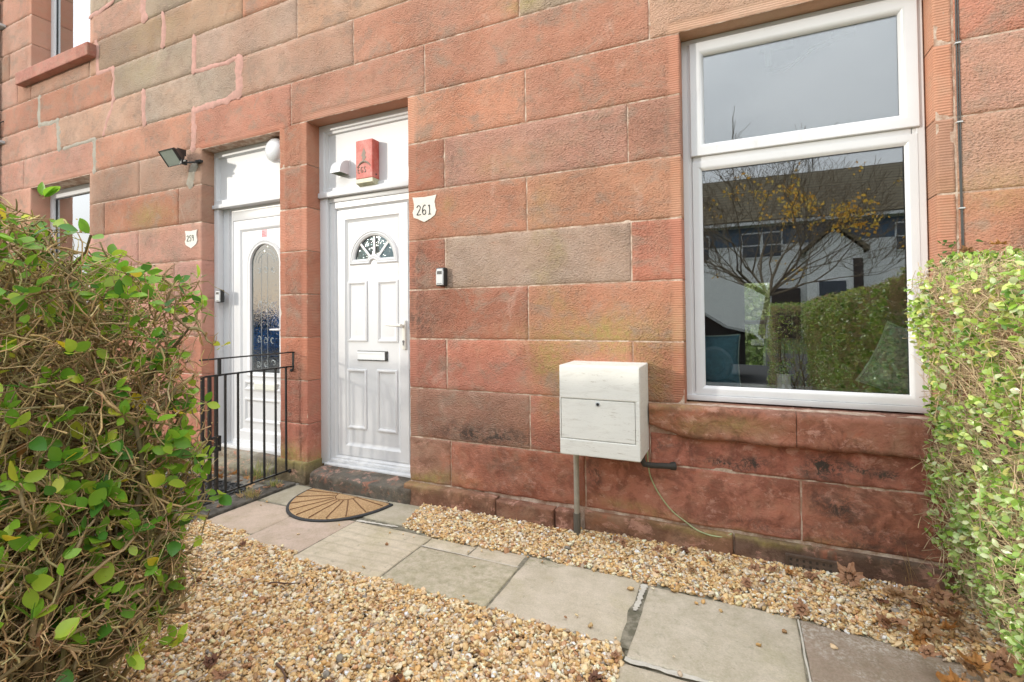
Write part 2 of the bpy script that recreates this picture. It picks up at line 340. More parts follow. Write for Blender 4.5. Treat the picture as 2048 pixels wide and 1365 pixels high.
def gmask(x, z, L):
    m = np.zeros_like(x)
    for cx, cz, sx, sz, a in L: m = np.maximum(m, a * np.exp(-((x - cx) / sx) ** 2 - ((z - cz) / sz) ** 2))
    return m
def opening_dist(x, z):
    d = np.full_like(x, 9.0)
    for a, b, c_, e in OPEN:
        if a == -7.2 and c_ > 3: pass
        dx = np.maximum(np.maximum(a - x, x - b), 0); dz = np.maximum(np.maximum(c_ - z, z - e), 0)
        d = np.minimum(d, np.maximum(dx, dz))
    return d
def block(x0, x1, z0, z1, col, y0=0.0, depth=None, seed=0, rough=None, gap=.0020, rag=1.0, back=.03, chip=1.0):
    global nv
    step = .0125 if x0 > -3.4 else .03
    g = gap
    e = [x0, x1, z0, z1]; deep = [False] * 4
    for a, b, c_, f in OPEN:
        if abs(x0 - b) < .02 and z0 < f - .02 and z1 > c_ + .02: deep[0] = True
        if abs(x1 - a) < .02 and z0 < f - .02 and z1 > c_ + .02: deep[1] = True
        if abs(z0 - f) < .04 and x0 < b - .02 and x1 > a + .02: deep[2] = True
    X0 = x0 + (0 if deep[0] else g); X1 = x1 - (0 if deep[1] else g); Z0 = z0 + (0 if deep[2] else g); Z1 = z1 - g
    nx = max(3, int((X1 - X0) / step)); nz_ = max(3, int((Z1 - Z0) / step))
    xs = np.concatenate([[X0, X0, X0 + .004], np.linspace(X0, X1, nx + 1)[1:-1], [X1 - .004, X1, X1]])
    zs = np.concatenate([[Z0, Z0, Z0 + .004], np.linspace(Z0, Z1, nz_ + 1)[1:-1], [Z1 - .004, Z1, Z1]])
    X, Z = np.meshgrid(xs, zs, indexing='ij'); sh = X.shape
    rf = np.clip((opening_dist(X, Z) - .055) / .012, 0, 1) if rough is None else np.full(sh, rough)
    ex = np.minimum(X - X0, X1 - X); ez = np.minimum(Z - Z0, Z1 - Z); ed = np.minimum(ex, ez)
    n1 = fbm(X * 7 + seed * 3.1, Z * 9 + seed, seed); n2 = fbm(X * 34 + seed, Z * 40, seed + 5, 2)
    Y = np.full(sh, y0) - (.006 * n1 + .004 * n2 * rf) - (0 if rough is None else .012) * np.abs(n1 - .42) * 2 - .0035 * rf * np.clip(ed / .03, 0, 1)
    rnd = .006
    e1 = np.clip(ed / rnd, 0, 1); Y += (1 - e1) ** 2 * .005 * (.6 + 1.6 * n2)
    cn = fbm(X * 11 + 40, Z * 11, seed + 9, 3)
    ch = np.clip((cn - .64) * 7, 0, 1) * np.clip(1 - ed / .030, 0, 1) * chip * (0 if (x0 < -3.4) else 1)
    Y += ch * .0045
    # ragged outline
    wob = (fbm(X * 16, Z * 16, seed + 21, 3) - .5) * .0009 * rag
    border_x = (ex < .006); border_z = (ez < .006)
    Zw = Z + np.where(border_z & (np.abs(Z - Z0) < .006), np.abs(wob) * (0 if deep[2] else 1), 0) - np.where(border_z & (np.abs(Z - Z1) < .006), np.abs(wob), 0)
    Xw = X + np.where(border_x & (np.abs(X - X0) < .006), np.abs(wob), 0) - np.where(border_x & (np.abs(X - X1) < .006), np.abs(wob), 0)
    # skirts
    dp = .27
    Y[0, :] = dp if deep[0] else y0 + back; Y[-1, :] = dp if deep[1] else y0 + back
    Y[:, 0] = dp if deep[2] else y0 + back; Y[:, -1] = y0 + back
    V = np.stack([Xw, Y, Zw], -1).reshape(-1, 3)
    idx = np.arange(V.shape[0]).reshape(sh)
    F = np.stack([idx[:-1, :-1], idx[1:, :-1], idx[1:, 1:], idx[:-1, 1:]], -1).reshape(-1, 4) + nv
    base = np.array(C[col] if isinstance(col, str) else col) * (GAIN if isinstance(col, str) else 1.1)
    jit = (1 + (rng.random() - .5) * .18) * (1 + rng.normal(0, .025, 3))
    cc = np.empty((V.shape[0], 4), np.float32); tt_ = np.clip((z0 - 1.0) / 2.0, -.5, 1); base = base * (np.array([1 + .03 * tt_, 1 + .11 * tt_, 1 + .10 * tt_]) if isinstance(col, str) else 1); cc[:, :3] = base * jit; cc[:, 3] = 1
    kk = np.ones((V.shape[0], 4), np.float32); kk[:, 0] = rf.ravel(); kk[:, 3] = (1 - rf.ravel()) if rough is None else 0
    warpx = X + (fbm(X * 5, Z * 5, 3, 3) - .5) * .25; warpz = Z + (fbm(X * 5, Z * 5, 8, 3) - .5) * .12
    kk[:, 1] = gmask(warpx, warpz, GREENS).ravel(); kk[:, 2] = gmask(warpx, warpz, DARKS).ravel()
    SV.append(V); SF.append(F); SC.append(cc); SK.append(kk); nv += V.shape[0]

sd = 1
for z0, z1, L in rows:
    for i in range(0, len(L) - 2, 2):
        x0, col, x1 = L[i], L[i + 1], L[i + 2]; sd += 1
        if col is None: continue
        a, b = z0, z1
        rr = None
        if z1 == .43: rr = .35
        if z0 == 2.745 and x0 in (-4.33, -7.353): a = 2.72 if x0 == -4.33 else 2.735
        if z1 == .76 and x0 == -.443: b = .60
        if z1 == .43 and x0 in (-.81, .263): rr = .12
        if z0 == .43 and x0 == -.443: rr = .12
        block(x0, x1, a, b, col, seed=sd, rough=rr)
block(-7.2, -6.0, 3.735, 3.905, 'P', seed=777)
# the pier and jamb feet and the base course
def foot(x0, x1, z0, z1, y, col, sdd, rough=.15): block(x0, x1, z0, z1, col, y0=y, seed=sdd, rough=rough, back=.16, chip=1.6)
foot(-3.30, -2.965, -.08, .15, -.035, (.17, .14, .085), 901)
foot(-2.045, -1.36, -.08, .130, -.060, (.25, .13, .085), 902); foot(-1.36, -.985, -.08, .118, -.060, (.27, .14, .09), 903); foot(-.98, -.86, -.08, .118, -.055, (.25, .13, .085), 904)
foot(-.815, -.04, -.10, .125, -.022, (.26, .145, .09), 905); foot(-.035, .95, -.10, .125, -.024, (.16, .105, .075), 906); foot(.955, 4, -.10, .125, -.022, (.16, .11, .08), 907)
foot(-10, -4.22, -.08, .135, -.04, (.26, .15, .10), 908)
tenement = empty('sandstone_tenement', (-2, 0, 0), 'red sandstone tenement front with two white doors and a big window', 'building')
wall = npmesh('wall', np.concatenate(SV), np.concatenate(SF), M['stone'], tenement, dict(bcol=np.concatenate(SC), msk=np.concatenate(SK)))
# mortar core behind the joints
mb = MB(); xsE = sorted({-10, 4} | {o[0] for o in OPEN} | {o[1] for o in OPEN}); zsE = sorted({-.1, 6.07} | {o[2] for o in OPEN if o[2] > 0} | {min(o[3], 6.07) for o in OPEN})
for i in range(len(xsE) - 1):
    for j in range(len(zsE) - 1):
        cx_, cz_ = (xsE[i] + xsE[i + 1]) / 2, (zsE[j] + zsE[j + 1]) / 2
        if any(a < cx_ < b and c_ < cz_ < e for a, b, c_, e in OPEN): continue
        a, b, c_, e = xsE[i], xsE[i + 1], zsE[j], zsE[j + 1]
        def openat(x, z): return any(p < x < q and r_ < z < s_ for p, q, r_, s_ in OPEN)
        a += .004 if openat(a - .05, cz_) else 0; b -= .004 if openat(b + .05, cz_) else 0; c_ += .004 if openat(cx_, c_ - .05) else 0; e -= .004 if openat(cx_, e + .05) else 0
        mb.box(a, b, -.0008, .30, c_, e)
mb.build('mortar', M['mortar'], tenement)
# smeared repointing
def smear(name, segs, mat, seed):
    for i_, sg in enumerate(segs): o_ = smear1(name, [sg], mat, seed + i_ * 3, i_ * .0004)
    return {}
def smear1(name, segs, mat, seed, yo):
    V = []; F = []; n0 = 0
    for (xa, za, xb, zb, wd) in segs:
        L_ = math.hypot(xb - xa, zb - za); n = max(4, int(L_ / .02)); tx, tz = (xb - xa) / L_, (zb - za) / L_; px_, pz_ = -tz, tx
        tt = np.linspace(-.4 * wd / L_, 1 + .4 * wd / L_, n + 1); w_ = wd * 1.25 * (.55 + .9 * fbm(tt * L_ * 30 + seed, tt * 0 + seed, seed, 4)); of = (fbm(tt * L_ * 9, tt * 0 + 9, seed + 2, 2) - .5) * wd * .8
        w_ *= np.clip(np.minimum(tt - tt[0], tt[-1] - tt) * L_ / .02, .25, 1)
        for k, (u_, y_) in enumerate(((-.5, -.0045), (-.34, -.0082), (.34, -.0082), (.5, -.0045))):
            V.append(np.stack([xa + tx * L_ * tt + px_ * (w_ * u_ + of), np.full(n + 1, y_ - yo) - (.002 * fbm(tt * 30, tt * 0 + k, seed) if abs(u_) < .3 else 0), za + tz * L_ * tt + pz_ * (w_ * u_ + of)], -1))
            if k: 
                a = n0 + (k - 1) * (n + 1) + np.arange(n); F.append(np.stack([a, a + 1, a + n + 2, a + n + 1], -1))
        n0 += 4 * (n + 1); seed += 3
    return npmesh(name, np.concatenate(V), np.concatenate(F), mat, tenement)
smear('repointing', [(-5.846, 3.738, -5.87, 4.12, .06), (-5.85, 3.738, -5.572, 3.735, .035), (-5.572, 3.735, -5.572, 3.41, .05), (-5.572, 3.41, -5.75, 3.1, .045), (-5.062, 3.40, -5.062, 3.08, .055), (-4.325, 3.09, -4.33, 2.73, .06), (-4.33, 3.075, -3.741, 3.10, .05), (-3.741, 3.09, -3.741, 3.41, .075),
    (-3.76, 3.41, -4.321, 3.415, .03), (-4.321, 3.41, -4.321, 3.735, .045), (-4.765, 3.75, -4.765, 4.06, .05), (-5.062, 4.07, -5.05, 4.40, .075), (-5.6, 4.39, -5.99, 4.34, .035), (-5.45, 4.47, -5.6, 4.38, .03)], M['pink'], 3)['label'] = 'bright pink smeared repointing'
smear('mortar_patch', [(-7.013, 3.72, -7.013, 3.4, .07), (-6.618, 3.39, -6.60, 3.08, .08), (-5.899, 3.07, -5.899, 2.745, .07), (-7.013, 3.41, -6.60, 3.40, .04), (-6.5, 3.075, -5.9, 3.075, .03), (-4.30, 2.58, -4.36, 2.42, .09)], M['grey'], 50)['label'] = 'rough grey mortar repair'

# stone sills
def sill(x0, x1, z0, z1, yf, col, joints=(), seed=3, broken=False):
    V = []; F = []; CC = []; KK = []; n0 = 0; xsj = [x0] + list(joints) + [x1]
    for bi in range(len(xsj) - 1):
        a, b = xsj[bi] + .0015, xsj[bi + 1] - .0015; nx = max(6, int((b - a) / .012)); X = np.linspace(a, b, nx)
        H = z1 - z0
        prof = [(.14, z1 + .004), (-yf * .5, z1), (-yf, z1 - .004)]
        P = [(.20, z1 + .006), (.08, z1 + .004), (yf + .012, z1), (yf, z1 - .012)] + [(yf, z1 - .012 - (H - .024) * k / 9) for k in range(1, 10)] + [(yf + .012, z0), (.05, z0 - .001)]
        P = np.array(P); Xg, _ = np.meshgrid(X, P[:, 0], indexing='ij'); Yg = np.tile(P[:, 0], (nx, 1)); Zg = np.tile(P[:, 1], (nx, 1))
        nn = fbm(Xg * 9, Zg * 14, seed, 4); n2 = fbm(Xg * 40, Zg * 45, seed + 3, 2)
        Yg = Yg + np.where(Yg < .03, (nn - .5) * .018 + (n2 - .5) * .005, 0); Zg = Zg + (fbm(Xg * 8, Xg * 0, seed + 7, 3) - .5) * .010 * (Yg < .04)
        if broken:
            t_ = np.clip((x0 + .16 - Xg) / .16, 0, 1); low = np.clip((z1 - .03 - Zg) / .12, 0, 1)
            Zg = Zg + t_ ** 1.3 * low * .055; br = np.clip(fbm(Xg * 6, Zg * 0, 77, 3) * 2 - .9, 0, 1) * low; Zg += br * .014; Yg += br * .018 * (Yg < .03) + .02 * t_ * low * (Yg < .03)
        en = np.minimum(Xg - a, b - Xg); Yg = Yg + np.where((Yg < .03), np.clip(1 - en / .012, 0, 1) * .006, 0)
        V.append(np.stack([Xg, Yg, Zg], -1).reshape(-1, 3)); idx = np.arange(nx * len(P)).reshape(nx, len(P)) + n0
        F.append(np.stack([idx[:-1, :-1], idx[:-1, 1:], idx[1:, 1:], idx[1:, :-1]], -1).reshape(-1, 4))
        c4 = np.ones((nx * len(P), 4)); c4[:, :3] = np.array(col) * (1, .93)[bi % 2]; c4[(Zg.ravel() > z1 - .012), :3] *= np.array([.80, .92, 1.0])
        k4 = np.ones((nx * len(P), 4)); k4[:, 3] = 0; k4[:, 0] = .12; k4[:, 1] = gmask(Xg.ravel(), Zg.ravel(), GREENS + [(-.02, .68, .14, .04, .7), (-.33, z1, .2, .02, .5)]) * 1; k4[:, 2] = (.16 * (Zg.ravel() < z0 + .02)) if broken else 0
        CC.append(c4); KK.append(k4); n0 += nx * len(P)
    return npmesh('window_sill', np.concatenate(V), np.concatenate(F), M['stone'], tenement, dict(bcol=np.concatenate(CC), msk=np.concatenate(KK)))
sill(-.445, 1.02, .590, .758, -.055, (.40, .165, .105), (.245,), 3, True)
s2 = MB(); s2.box(-7.36, -5.87, -.085, .2, 3.90, 4.035, .012)
def stone_obj(mb_, name, col, parent, rough=.5, dark=0, moss=0):
    o = mb_.build(name, M['stone'], parent); me = o.data; n = len(me.vertices)
    a = me.attributes.new('bcol', 'FLOAT_COLOR', 'POINT'); a.data.foreach_set('color', np.tile([*col, 1], n).astype(np.float32))
    a = me.attributes.new('msk', 'FLOAT_COLOR', 'POINT'); a.data.foreach_set('color', np.tile([rough, moss, dark, 0], n).astype(np.float32)); return o
stone_obj(s2, 'window_sill', (.50, .22, .165), tenement, .6)
s2 = MB(); s2.box(-7.36, -5.87, -.085, .2, 1.15, 1.29, .012); stone_obj(s2, 'window_sill', (.50, .22, .165), tenement, .6)

# doorsteps
def step_stone(x0, x1, yf, yb, zb, zt, zf, col, seed, dark):
    nx = int((x1 - x0) / .012); X = np.linspace(x0, x1, nx)
    P = [(yb, zt + .004), ((yb + yf) / 2, zt), (yf + .05, (zt + zf) / 2), (yf + .014, zf), (yf + .002, zf - .010)] + [(yf + .002 * (k % 2), zf - .01 - (zf - .01 - zb) * k / 8) for k in range(1, 9)]
    P = np.array([(x0, *P[0])] and P); n = len(P); Xg = np.repeat(X[:, None], n, 1); Yg = np.tile(P[:, 0], (nx, 1)); Zg = np.tile(P[:, 1], (nx, 1))
    nn = fbm(Xg * 8, Zg * 8 + Yg * 8, seed, 4); Yg = Yg + (nn - .5) * .02 * (Yg < yb - .02); Zg = Zg + (fbm(Xg * 7, Yg * 9, seed + 4, 3) - .5) * .012
    en = np.minimum(Xg - x0, x1 - Xg); Yg += np.clip(1 - en / .02, 0, 1) * .015 * (Yg < yf + .03)
    V = np.stack([Xg, Yg, Zg], -1).reshape(-1, 3); idx = np.arange(nx * n).reshape(nx, n)
    F = [np.stack([idx[:-1, :-1], idx[:-1, 1:], idx[1:, 1:], idx[1:, :-1]], -1).reshape(-1, 4)]
    m = len(V); side = []; extra = []
    for e in (0, nx - 1):                       # end caps as strips to the back line
        for k in range(n): extra.append((X[e], yb, V[idx[e, k]][2]))
        b0 = m + (0 if e == 0 else n)
        for k in range(n - 1):
            q = (idx[e, k], idx[e, k + 1], b0 + k + 1, b0 + k); side.append(q if e else q[::-1])
    V = np.concatenate([V, np.array(extra)]); F.append(np.array(side))
    c4 = np.ones((len(V), 4)); c4[:, :3] = col; k4 = np.ones((len(V), 4)); k4[:, 3] = 0; k4[:, 0] = .1; k4[:, 1] = dark[1]; k4[:, 2] = dark[0]
    return npmesh('doorstep', V, np.concatenate(F), M['stone'], tenement, dict(bcol=c4, msk=k4))
step_stone(-2.885, -1.985, -.085, .16, -.05, .112, .098, (.125, .12, .105), 11, (.18, .05))['label'] = 'blackened worn stone doorstep'
step_stone(-4.21, -3.26, .03, .16, -.05, .125, .12, (.30, .29, .25), 31, (0, .10))['label'] = 'pale grey stone doorstep'
step_stone(-4.30, -3.31, -.10, .05, -.05, .075, .07, (.24, .23, .19), 36, (.05, .25))
mb = MB(); mb.box(-2.885, -2.045, -.03, .16, -.05, .05); stone_obj(mb, 'step_foot', (.12, .10, .08), tenement, .2, .2, .3)

# ------------------------------------------------------------------ windows
def ogee(d0, y0, w_, dep): return [(d0, y0), (d0 + .002, y0 - .002), (d0 + w_ * .75, y0 - .002), (d0 + w_, y0 + dep)]
def main_window():
    m = MB(); x0, x1, z0, z1 = -.262, .800, .770, 2.742
    m.m = 0
    m.frame(x0, x1, z0, z1, [(0, .22), (0, .100), (.003, .097), (.030, .097), (.033, .100), (.045, .100), (.052, .110), (.054, .118)])
    m.box(x0 + .052, x1 - .052, .098, .20, 2.058, 2.118, .004)         # transom
    m.box(x0 + .002, x1 - .002, .084, .20, .771, .800, .003)          # drip sill
    f = m.build('window_frame', M['upvc'], tenement, 'auto')
    m = MB(); m.frame(-.218, .778, 2.093, 2.712, [(0, .11), (0, .084), (.003, .081), (.045, .081), (.052, .083), (.066, .098), (.070, .112)])
    m.build('sash', M['upvc'], f, 'auto')
    m = MB(); m.frame(-.214, .772, .800, 2.066, [(.0, .11), (.001, .098), (.002, .094), (.030, .094), (.040, .099), (.050, .110)])
    m.build('glazing_bead', M['upvc'], f, 'auto')
    m = MB(); m.box(-.215, .77, .118, .124, .84, 2.07); m.box(-.16, .73, .113, .119, 2.15, 2.66); m.build('pane', M['glass'], f)
    return f
main_window()
def left_window(z0, z1, name):
    m = MB(); x0, x1 = -7.2, -6.0
    m.frame(x0, x1, z0, z1, [(0, .26), (0, .17), (.05, .17), (.055, .19)]); 
    m.frame(x0 + .05, x1 - .05, z0 + .05, z1 - .05, [(0, .19), (0, .16), (.04, .16), (.045, .18)])
    f = m.build('window_frame', M['upvc'], tenement)
    m = MB(); m.box(x0 + .05, x1 - .05, .19, .196, z0 + .03, z1 - .04); m.build('pane', M['bright'], f); return f
left_window(4.03, 6.0, 'u'); left_window(1.30, 2.728, 'l')

# ------------------------------------------------------------------ doors
def arc(cx_, cz_, r, a0, a1, n=26): return [(cx_ + r * math.cos(R(a0 + (a1 - a0) * i / n)), cz_ + r * math.sin(R(a0 + (a1 - a0) * i / n))) for i in range(n + 1)]
def door261():
    # timber surround and boarded fanlight
    m = MB(); Y = .12
    m.frame(-2.975, -2.034, 2.175, 2.742, [(0, .25), (0, Y), (.045, Y), (.052, Y + .012), (.070, Y + .012), (.078, Y + .028), (.09, Y + .030)], cap=True)
    m.box(-2.973, -2.036, Y - .020, Y + .05, 2.172, 2.212, .006)
    m.box(-2.975, -2.895, Y + .004, .25, .105, 2.172, .004)
    m.box(-2.095, -2.034, Y + .004, .25, .105, 2.172, .004)
    m.box(-2.895, -2.095, Y + .018, .25, 2.135, 2.172, .006)
    s_ = m.build('door_surround', M['paint'], tenement, 'auto')
    # outer frame
    m = MB(); Y = .150
    m.frame(-2.895, -2.095, .118, 2.135, [(0, .25), (0, Y), (.004, Y - .004), (.045, Y - .004), (.052, Y + .004), (.062, Y + .016)])
    m.box(-2.905, -2.07, .085, .16, .108, .126, .004); m.box(-2.885, -2.085, .128, .16, .126, .150, .004)
    m.m = 1; m.box(-2.80, -2.78, .1435, .147, .136, .140); m.box(-2.21, -2.19, .1435, .147, .136, .140); m.m = 0
    fr = m.build('door_frame', [M['upvc'], M['seam']], tenement, 'auto')
    # leaf
    m = MB(); Y = .160
    m.frame(-2.830, -2.158, .182, 2.072, [(0, .20), (0, Y), (.004, Y - .003), (.075, Y - .003), (.083, Y + .004), (.098, Y + .012), (.104, Y + .013)], cap=False)
    # panel sheet with the fan opening cut out
    cx_, zb, Rr = -2.482, 1.678, .185
    x0, x1, z0, z1 = -2.727, -2.261, .286, 1.969; yp = Y + .013
    top = arc(cx_, zb, Rr, 180, 0, 28)
    n = len(top)
    up = [(x0 + (x1 - x0) * i / (n - 1), z1) for i in range(n)]
    m.add([(a, yp, b) for a, b in up] + [(a, yp, b) for a, b in top], [(i, i + 1, n + i + 1, n + i) for i in range(n - 1)])
    m.add([(x0, yp, z1), (x0, yp, zb), (cx_ - Rr, yp, zb), (x1, yp, z1), (x1, yp, zb), (cx_ + Rr, yp, zb)], [(0, 2, 1), (3, 4, 5)])
    m.add([(x0, yp, zb), (x1, yp, zb), (x1, yp, z0), (x0, yp, z0)], [(0, 1, 2, 3)])
    leaf = m.build('door', M['upvc'], tenement, 'auto')
    # fan moulding
    m = MB()
    def fan(d, y): 
        r_ = .232 - d; b = 1.638 + d
        a = [(cx_ - r_, y, b)] + [(px, y, pz) for px, pz in arc(cx_, zb - .01, r_, 178, 2, 30)] + [(cx_ + r_, y, b)]
        rr = .030 + d
        a += [(cx_ + rr, y, b)] + [(px, y, pz) for px, pz in arc(cx_, 1.640, rr, 15 + d * 200, 165 - d * 200, 14)] + [(cx_ - rr, y, b)]
        return a
    m.loops([fan(0, yp), fan(.004, yp - .008), fan(.012, yp - .013), fan(.020, yp - .009), fan(.028, yp - .011), fan(.044, yp - .004), fan(.046, yp + .010)])
    m.build('fan_moulding', M['upvc'], leaf, 'auto')
    m = MB(); m.prism([(cx_ - .19, 1.68)] + arc(cx_, 1.68, .19, 180, 0, 24), yp + .010, yp + .015); g = m.build('fan_glass', M['fanglass'], leaf)
    m = MB()
    for a in (48, 90, 132):
        ca, sa = math.cos(R(a)), math.sin(R(a)); px, pz = -sa * .009, ca * .009
        m.prism([(cx_ + ca * .06 + px, 1.655 + sa * .06 + pz), (cx_ + ca * .06 - px, 1.655 + sa * .06 - pz), (cx_ + ca * .197 - px, 1.655 + sa * .197 - pz), (cx_ + ca * .197 + px, 1.655 + sa * .197 + pz)][::-1], yp + .002, yp + .009)
    m.build('fan_bar', M['paint'], leaf)
    for (a, b, c_, e) in ((-2.735, -2.545, 1.055, 1.515), (-2.449, -2.255, 1.052, 1.513), (-2.745, -2.556, .388, .844), (-2.459, -2.268, .386, .848)):
        m = MB(); m.frame(a, b, c_, e, [(0, yp + .001), (.002, yp - .009), (.012, yp - .012), (.022, yp - .007), (.024, yp - .002), (.034, yp - .001), (.042, yp + .001)])
        m.build('moulded_panel', M['upvc'], leaf, 'auto')
    m = MB(); m.m = 1; m.box(-2.640, -2.358, yp - .010, yp + .001, .912, .986, .003); m.m = 0
    m.box(-2.634, -2.374, yp - .017, yp - .009, .919, .980, .003); m.box(-2.634, -2.374, yp - .020, yp - .015, .966, .980, .002)
    m.build('letter_plate', [upvc('letter_white', (.80, .83, .84), .2), M['black']], leaf)
    h = MB(); h.box(-2.203, -2.175, .137, .1575, 1.003, 1.215, .009); h.tube([(-2.189, .14, 1.178), (-2.189, .105, 1.178)], .010, 12)
    h.tube([(-2.185, .106, 1.178), (-2.21, .103, 1.179), (-2.27, .104, 1.180), (-2.322, .108, 1.182)], [.0125, .0115, .0095, .006], 12)
    hd = h.build('handle', upvc('ivory_plastic', (.76, .76, .70), .3), leaf, 'auto')
    h = MB(); h.lathe((-2.189, .1365, 1.062), (0, -1, 0), [(.0085, 0), (.0085, .003), (.006, .004)], 18); h.box(-2.193, -2.185, .1335, .1365, 1.034, 1.06)
    h.build('keyhole', M['seam'], hd)
door261()
def door259():
    m = MB(); Y = .11
    m.frame(-4.240, -3.255, 2.238, 2.715, [(0, .25), (0, Y), (.045, Y), (.05, Y + .012), (.058, Y + .028)], cap=True)
    m.box(-4.238, -3.258, Y - .02, Y + .09, 2.212, 2.246, .005)
    m.box(-4.240, -4.165, Y, .25, .12, 2.212, .004); m.box(-4.165, -4.085, Y + .045, .25, .12, 2.212, .004); m.box(-3.33, -3.255, Y + .04, .25, .12, 2.212, .004)
    m.build('door_surround', M['paint'], tenement, 'auto')
    m = MB(); Y = .165
    m.frame(-4.085, -3.33, .150, 2.212, [(0, .25), (0, Y), (.03, Y), (.038, Y + .008)]); m.box(-4.15, -3.26, .10, .17, .120, .150, .004); m.box(-4.06, -3.35, .167, .2, 2.101, 2.18, .002); m.box(-3.36, -3.33, .168, .2, .16, 2.1)
    m.build('door_frame', M['upvc'], tenement, 'auto')
    m = MB(); Y = .172
    m.frame(-4.052, -3.362, .185, 2.098, [(0, .20), (0, Y), (.075, Y), (.085, Y + .006), (.098, Y + .014)])
    # sheet with arched opening
    yp = Y + .014; x0, x1, z0, z1 = -3.956, -3.458, .28, 2.002; cx_, Rr, zs = -3.673, .178, 1.70; zb = .775
    top = arc(cx_, zs, Rr, 180, 0, 28); n = len(top); up = [(x0 + (x1 - x0) * i / (n - 1), z1) for i in range(n)]
    m.add([(a, yp, b) for a, b in up] + [(a, yp, b) for a, b in top], [(i, i + 1, n + i + 1, n + i) for i in range(n - 1)])
    for a, b, s_ in ((x0, cx_ - Rr, 0), (cx_ + Rr, x1, 0)): m.add([(a, yp, z1 if False else zs), (b, yp, zs), (b, yp, zb), (a, yp, zb)], [(0, 1, 2, 3)])
    m.add([(x0, yp, z1), (x0, yp, zs), (cx_ - Rr, yp, zs), (x1, yp, z1), (x1, yp, zs), (cx_ + Rr, yp, zs)], [(0, 2, 1), (3, 4, 5)])
    m.add([(x0, yp, zb), (x1, yp, zb), (x1, yp, z0), (x0, yp, z0)], [(0, 1, 2, 3)])
    leaf = m.build('door', M['upvc'], tenement, 'auto')
    def al(d, y): 
        r_ = .218 - d; return [(cx_ - r_, y, .735 + d)] + [(a, y, b) for a, b in arc(cx_, zs, r_, 180, 0, 30)] + [(cx_ + r_, y, .735 + d)]
    m = MB(); m.loops([al(0, yp), al(.003, yp - .008), al(.012, yp - .012), al(.022, yp - .008), al(.036, yp - .008), al(.042, yp + .012)]); m.build('arched_moulding', M['upvc'], leaf, 'auto')
    g = MB(); g.prism([p for p in [(cx_ + .182, .77), (cx_ - .182, .77)]] + arc(cx_, zs, .182, 180, 0, 28), yp + .010, yp + .016)
    gg = g.build('patterned_glass', M['obscured'], leaf)
    g = MB(); r2 = random.Random(5)                                    # raised glass pattern
    for (cz_, sp) in ((1.64, 1), (1.36, .8), (1.04, .9), (.86, 1)):
        for sx in (-.09, 0, .09):
            bx, bz = cx_ + sx * sp, cz_ + r2.uniform(-.02, .02)
            for k in range(4):
                a = r2.uniform(0, 6.28); q = [(bx + math.cos(a + u * 2.6) * (.012 + .016 * u), yp + .009, bz + math.sin(a + u * 2.6) * (.012 + .02 * u)) for u in np.linspace(0, 1, 8)]
                g.tube(q, .0011, 5)
    for rr_ in (.10, .135): g.tube([(a, yp + .009, b) for a, b in arc(cx_, zs, rr_, 170, 10, 18)], .0015, 5)
    for xx in (-.055, .02): g.tube([(cx_ + xx, yp + .009, .80), (cx_ + xx, yp + .009, 1.80)], .0012, 5)
    g.build('glass_pattern', M['leadcam'], gg)
    for (c_, e) in ((.618, .70), (.345, .55)):
        m = MB(); m.frame(-3.925, -3.475, c_, e, [(0, yp), (.002, yp - .009), (.012, yp - .012), (.022, yp - .007), (.030, yp)]); m.build('moulded_panel', M['upvc'], leaf, 'auto')
    m = MB(); m.box(-3.80, -3.52, yp - .012, yp, .625, .69, .003); m.box(-3.79, -3.53, yp - .016, yp - .011, .634, .682, .002); m.build('letter_plate', upvc('cream_plate', (.74, .75, .68), .3), leaf)
    h = MB(); h.box(-3.425, -3.40, .150, .172, .98, 1.19, .008); h.tube([(-3.412, .152, 1.145), (-3.412, .12, 1.145), (-3.43, .116, 1.145), (-3.53, .118, 1.145)], [.01, .01, .010, .007], 10); h.build('handle', M['upvc'], leaf)
    m = MB(); m.box(-3.712, -3.648, yp - .0015, yp, 1.935, 2.0); st = plain('pink_sticker', (.70, .36, .38), .5); m.m = 1
    for k in range(4): m.box(-3.706, -3.706 + (.05, .036, .044, .03)[k], yp - .0022, yp - .0014, 1.944 + k * .0125, 1.950 + k * .0125)
    m.build('sticker', [st, plain('sticker_ink', (.55, .12, .15), .5)], leaf)
door259()

# rooms behind the glass
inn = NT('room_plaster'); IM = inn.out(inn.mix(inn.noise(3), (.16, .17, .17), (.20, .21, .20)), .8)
def room(x0, x1, y0, y1, z0, z1, hole=None, mat=IM):
    m = MB(); q = [(x0, y0, z0), (x1, y0, z0), (x1, y1, z0), (x0, y1, z0), (x0, y0, z1), (x1, y0, z1), (x1, y1, z1), (x0, y1, z1)]
    m.add(q, [(0, 1, 2, 3), (4, 7, 6, 5), (0, 3, 7, 4), (1, 5, 6, 2)])
    if hole:
        a, b, c_, e = hole; m.add([(x0, y1, z0), (x1, y1, z0), (x1, y1, z1), (x0, y1, z1), (a, y1, c_), (b, y1, c_), (b, y1, e), (a, y1, e)], [(0, 1, 5, 4), (1, 2, 6, 5), (2, 3, 7, 6), (3, 0, 4, 7)])
        m.m = 1; m.box(a, b, y1 - .03, y1 + .03, (c_ + e) / 2 + .0, (c_ + e) / 2 + .055); m.m = 0
    else: m.add([q[3], q[2], q[6], q[7]], [(0, 1, 2, 3)])
    m.keep = True
    return m.build('room_interior', [mat, M['upvc']], tenement)
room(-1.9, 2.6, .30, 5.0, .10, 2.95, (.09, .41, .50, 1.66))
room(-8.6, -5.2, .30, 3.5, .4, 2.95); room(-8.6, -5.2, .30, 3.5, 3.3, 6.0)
m = MB(); m.box(-.95, 1.5, .125, .45, .795, .822, .004); m.build('window_board', upvc('board_white', (.35, .37, .37), .3), tenement)

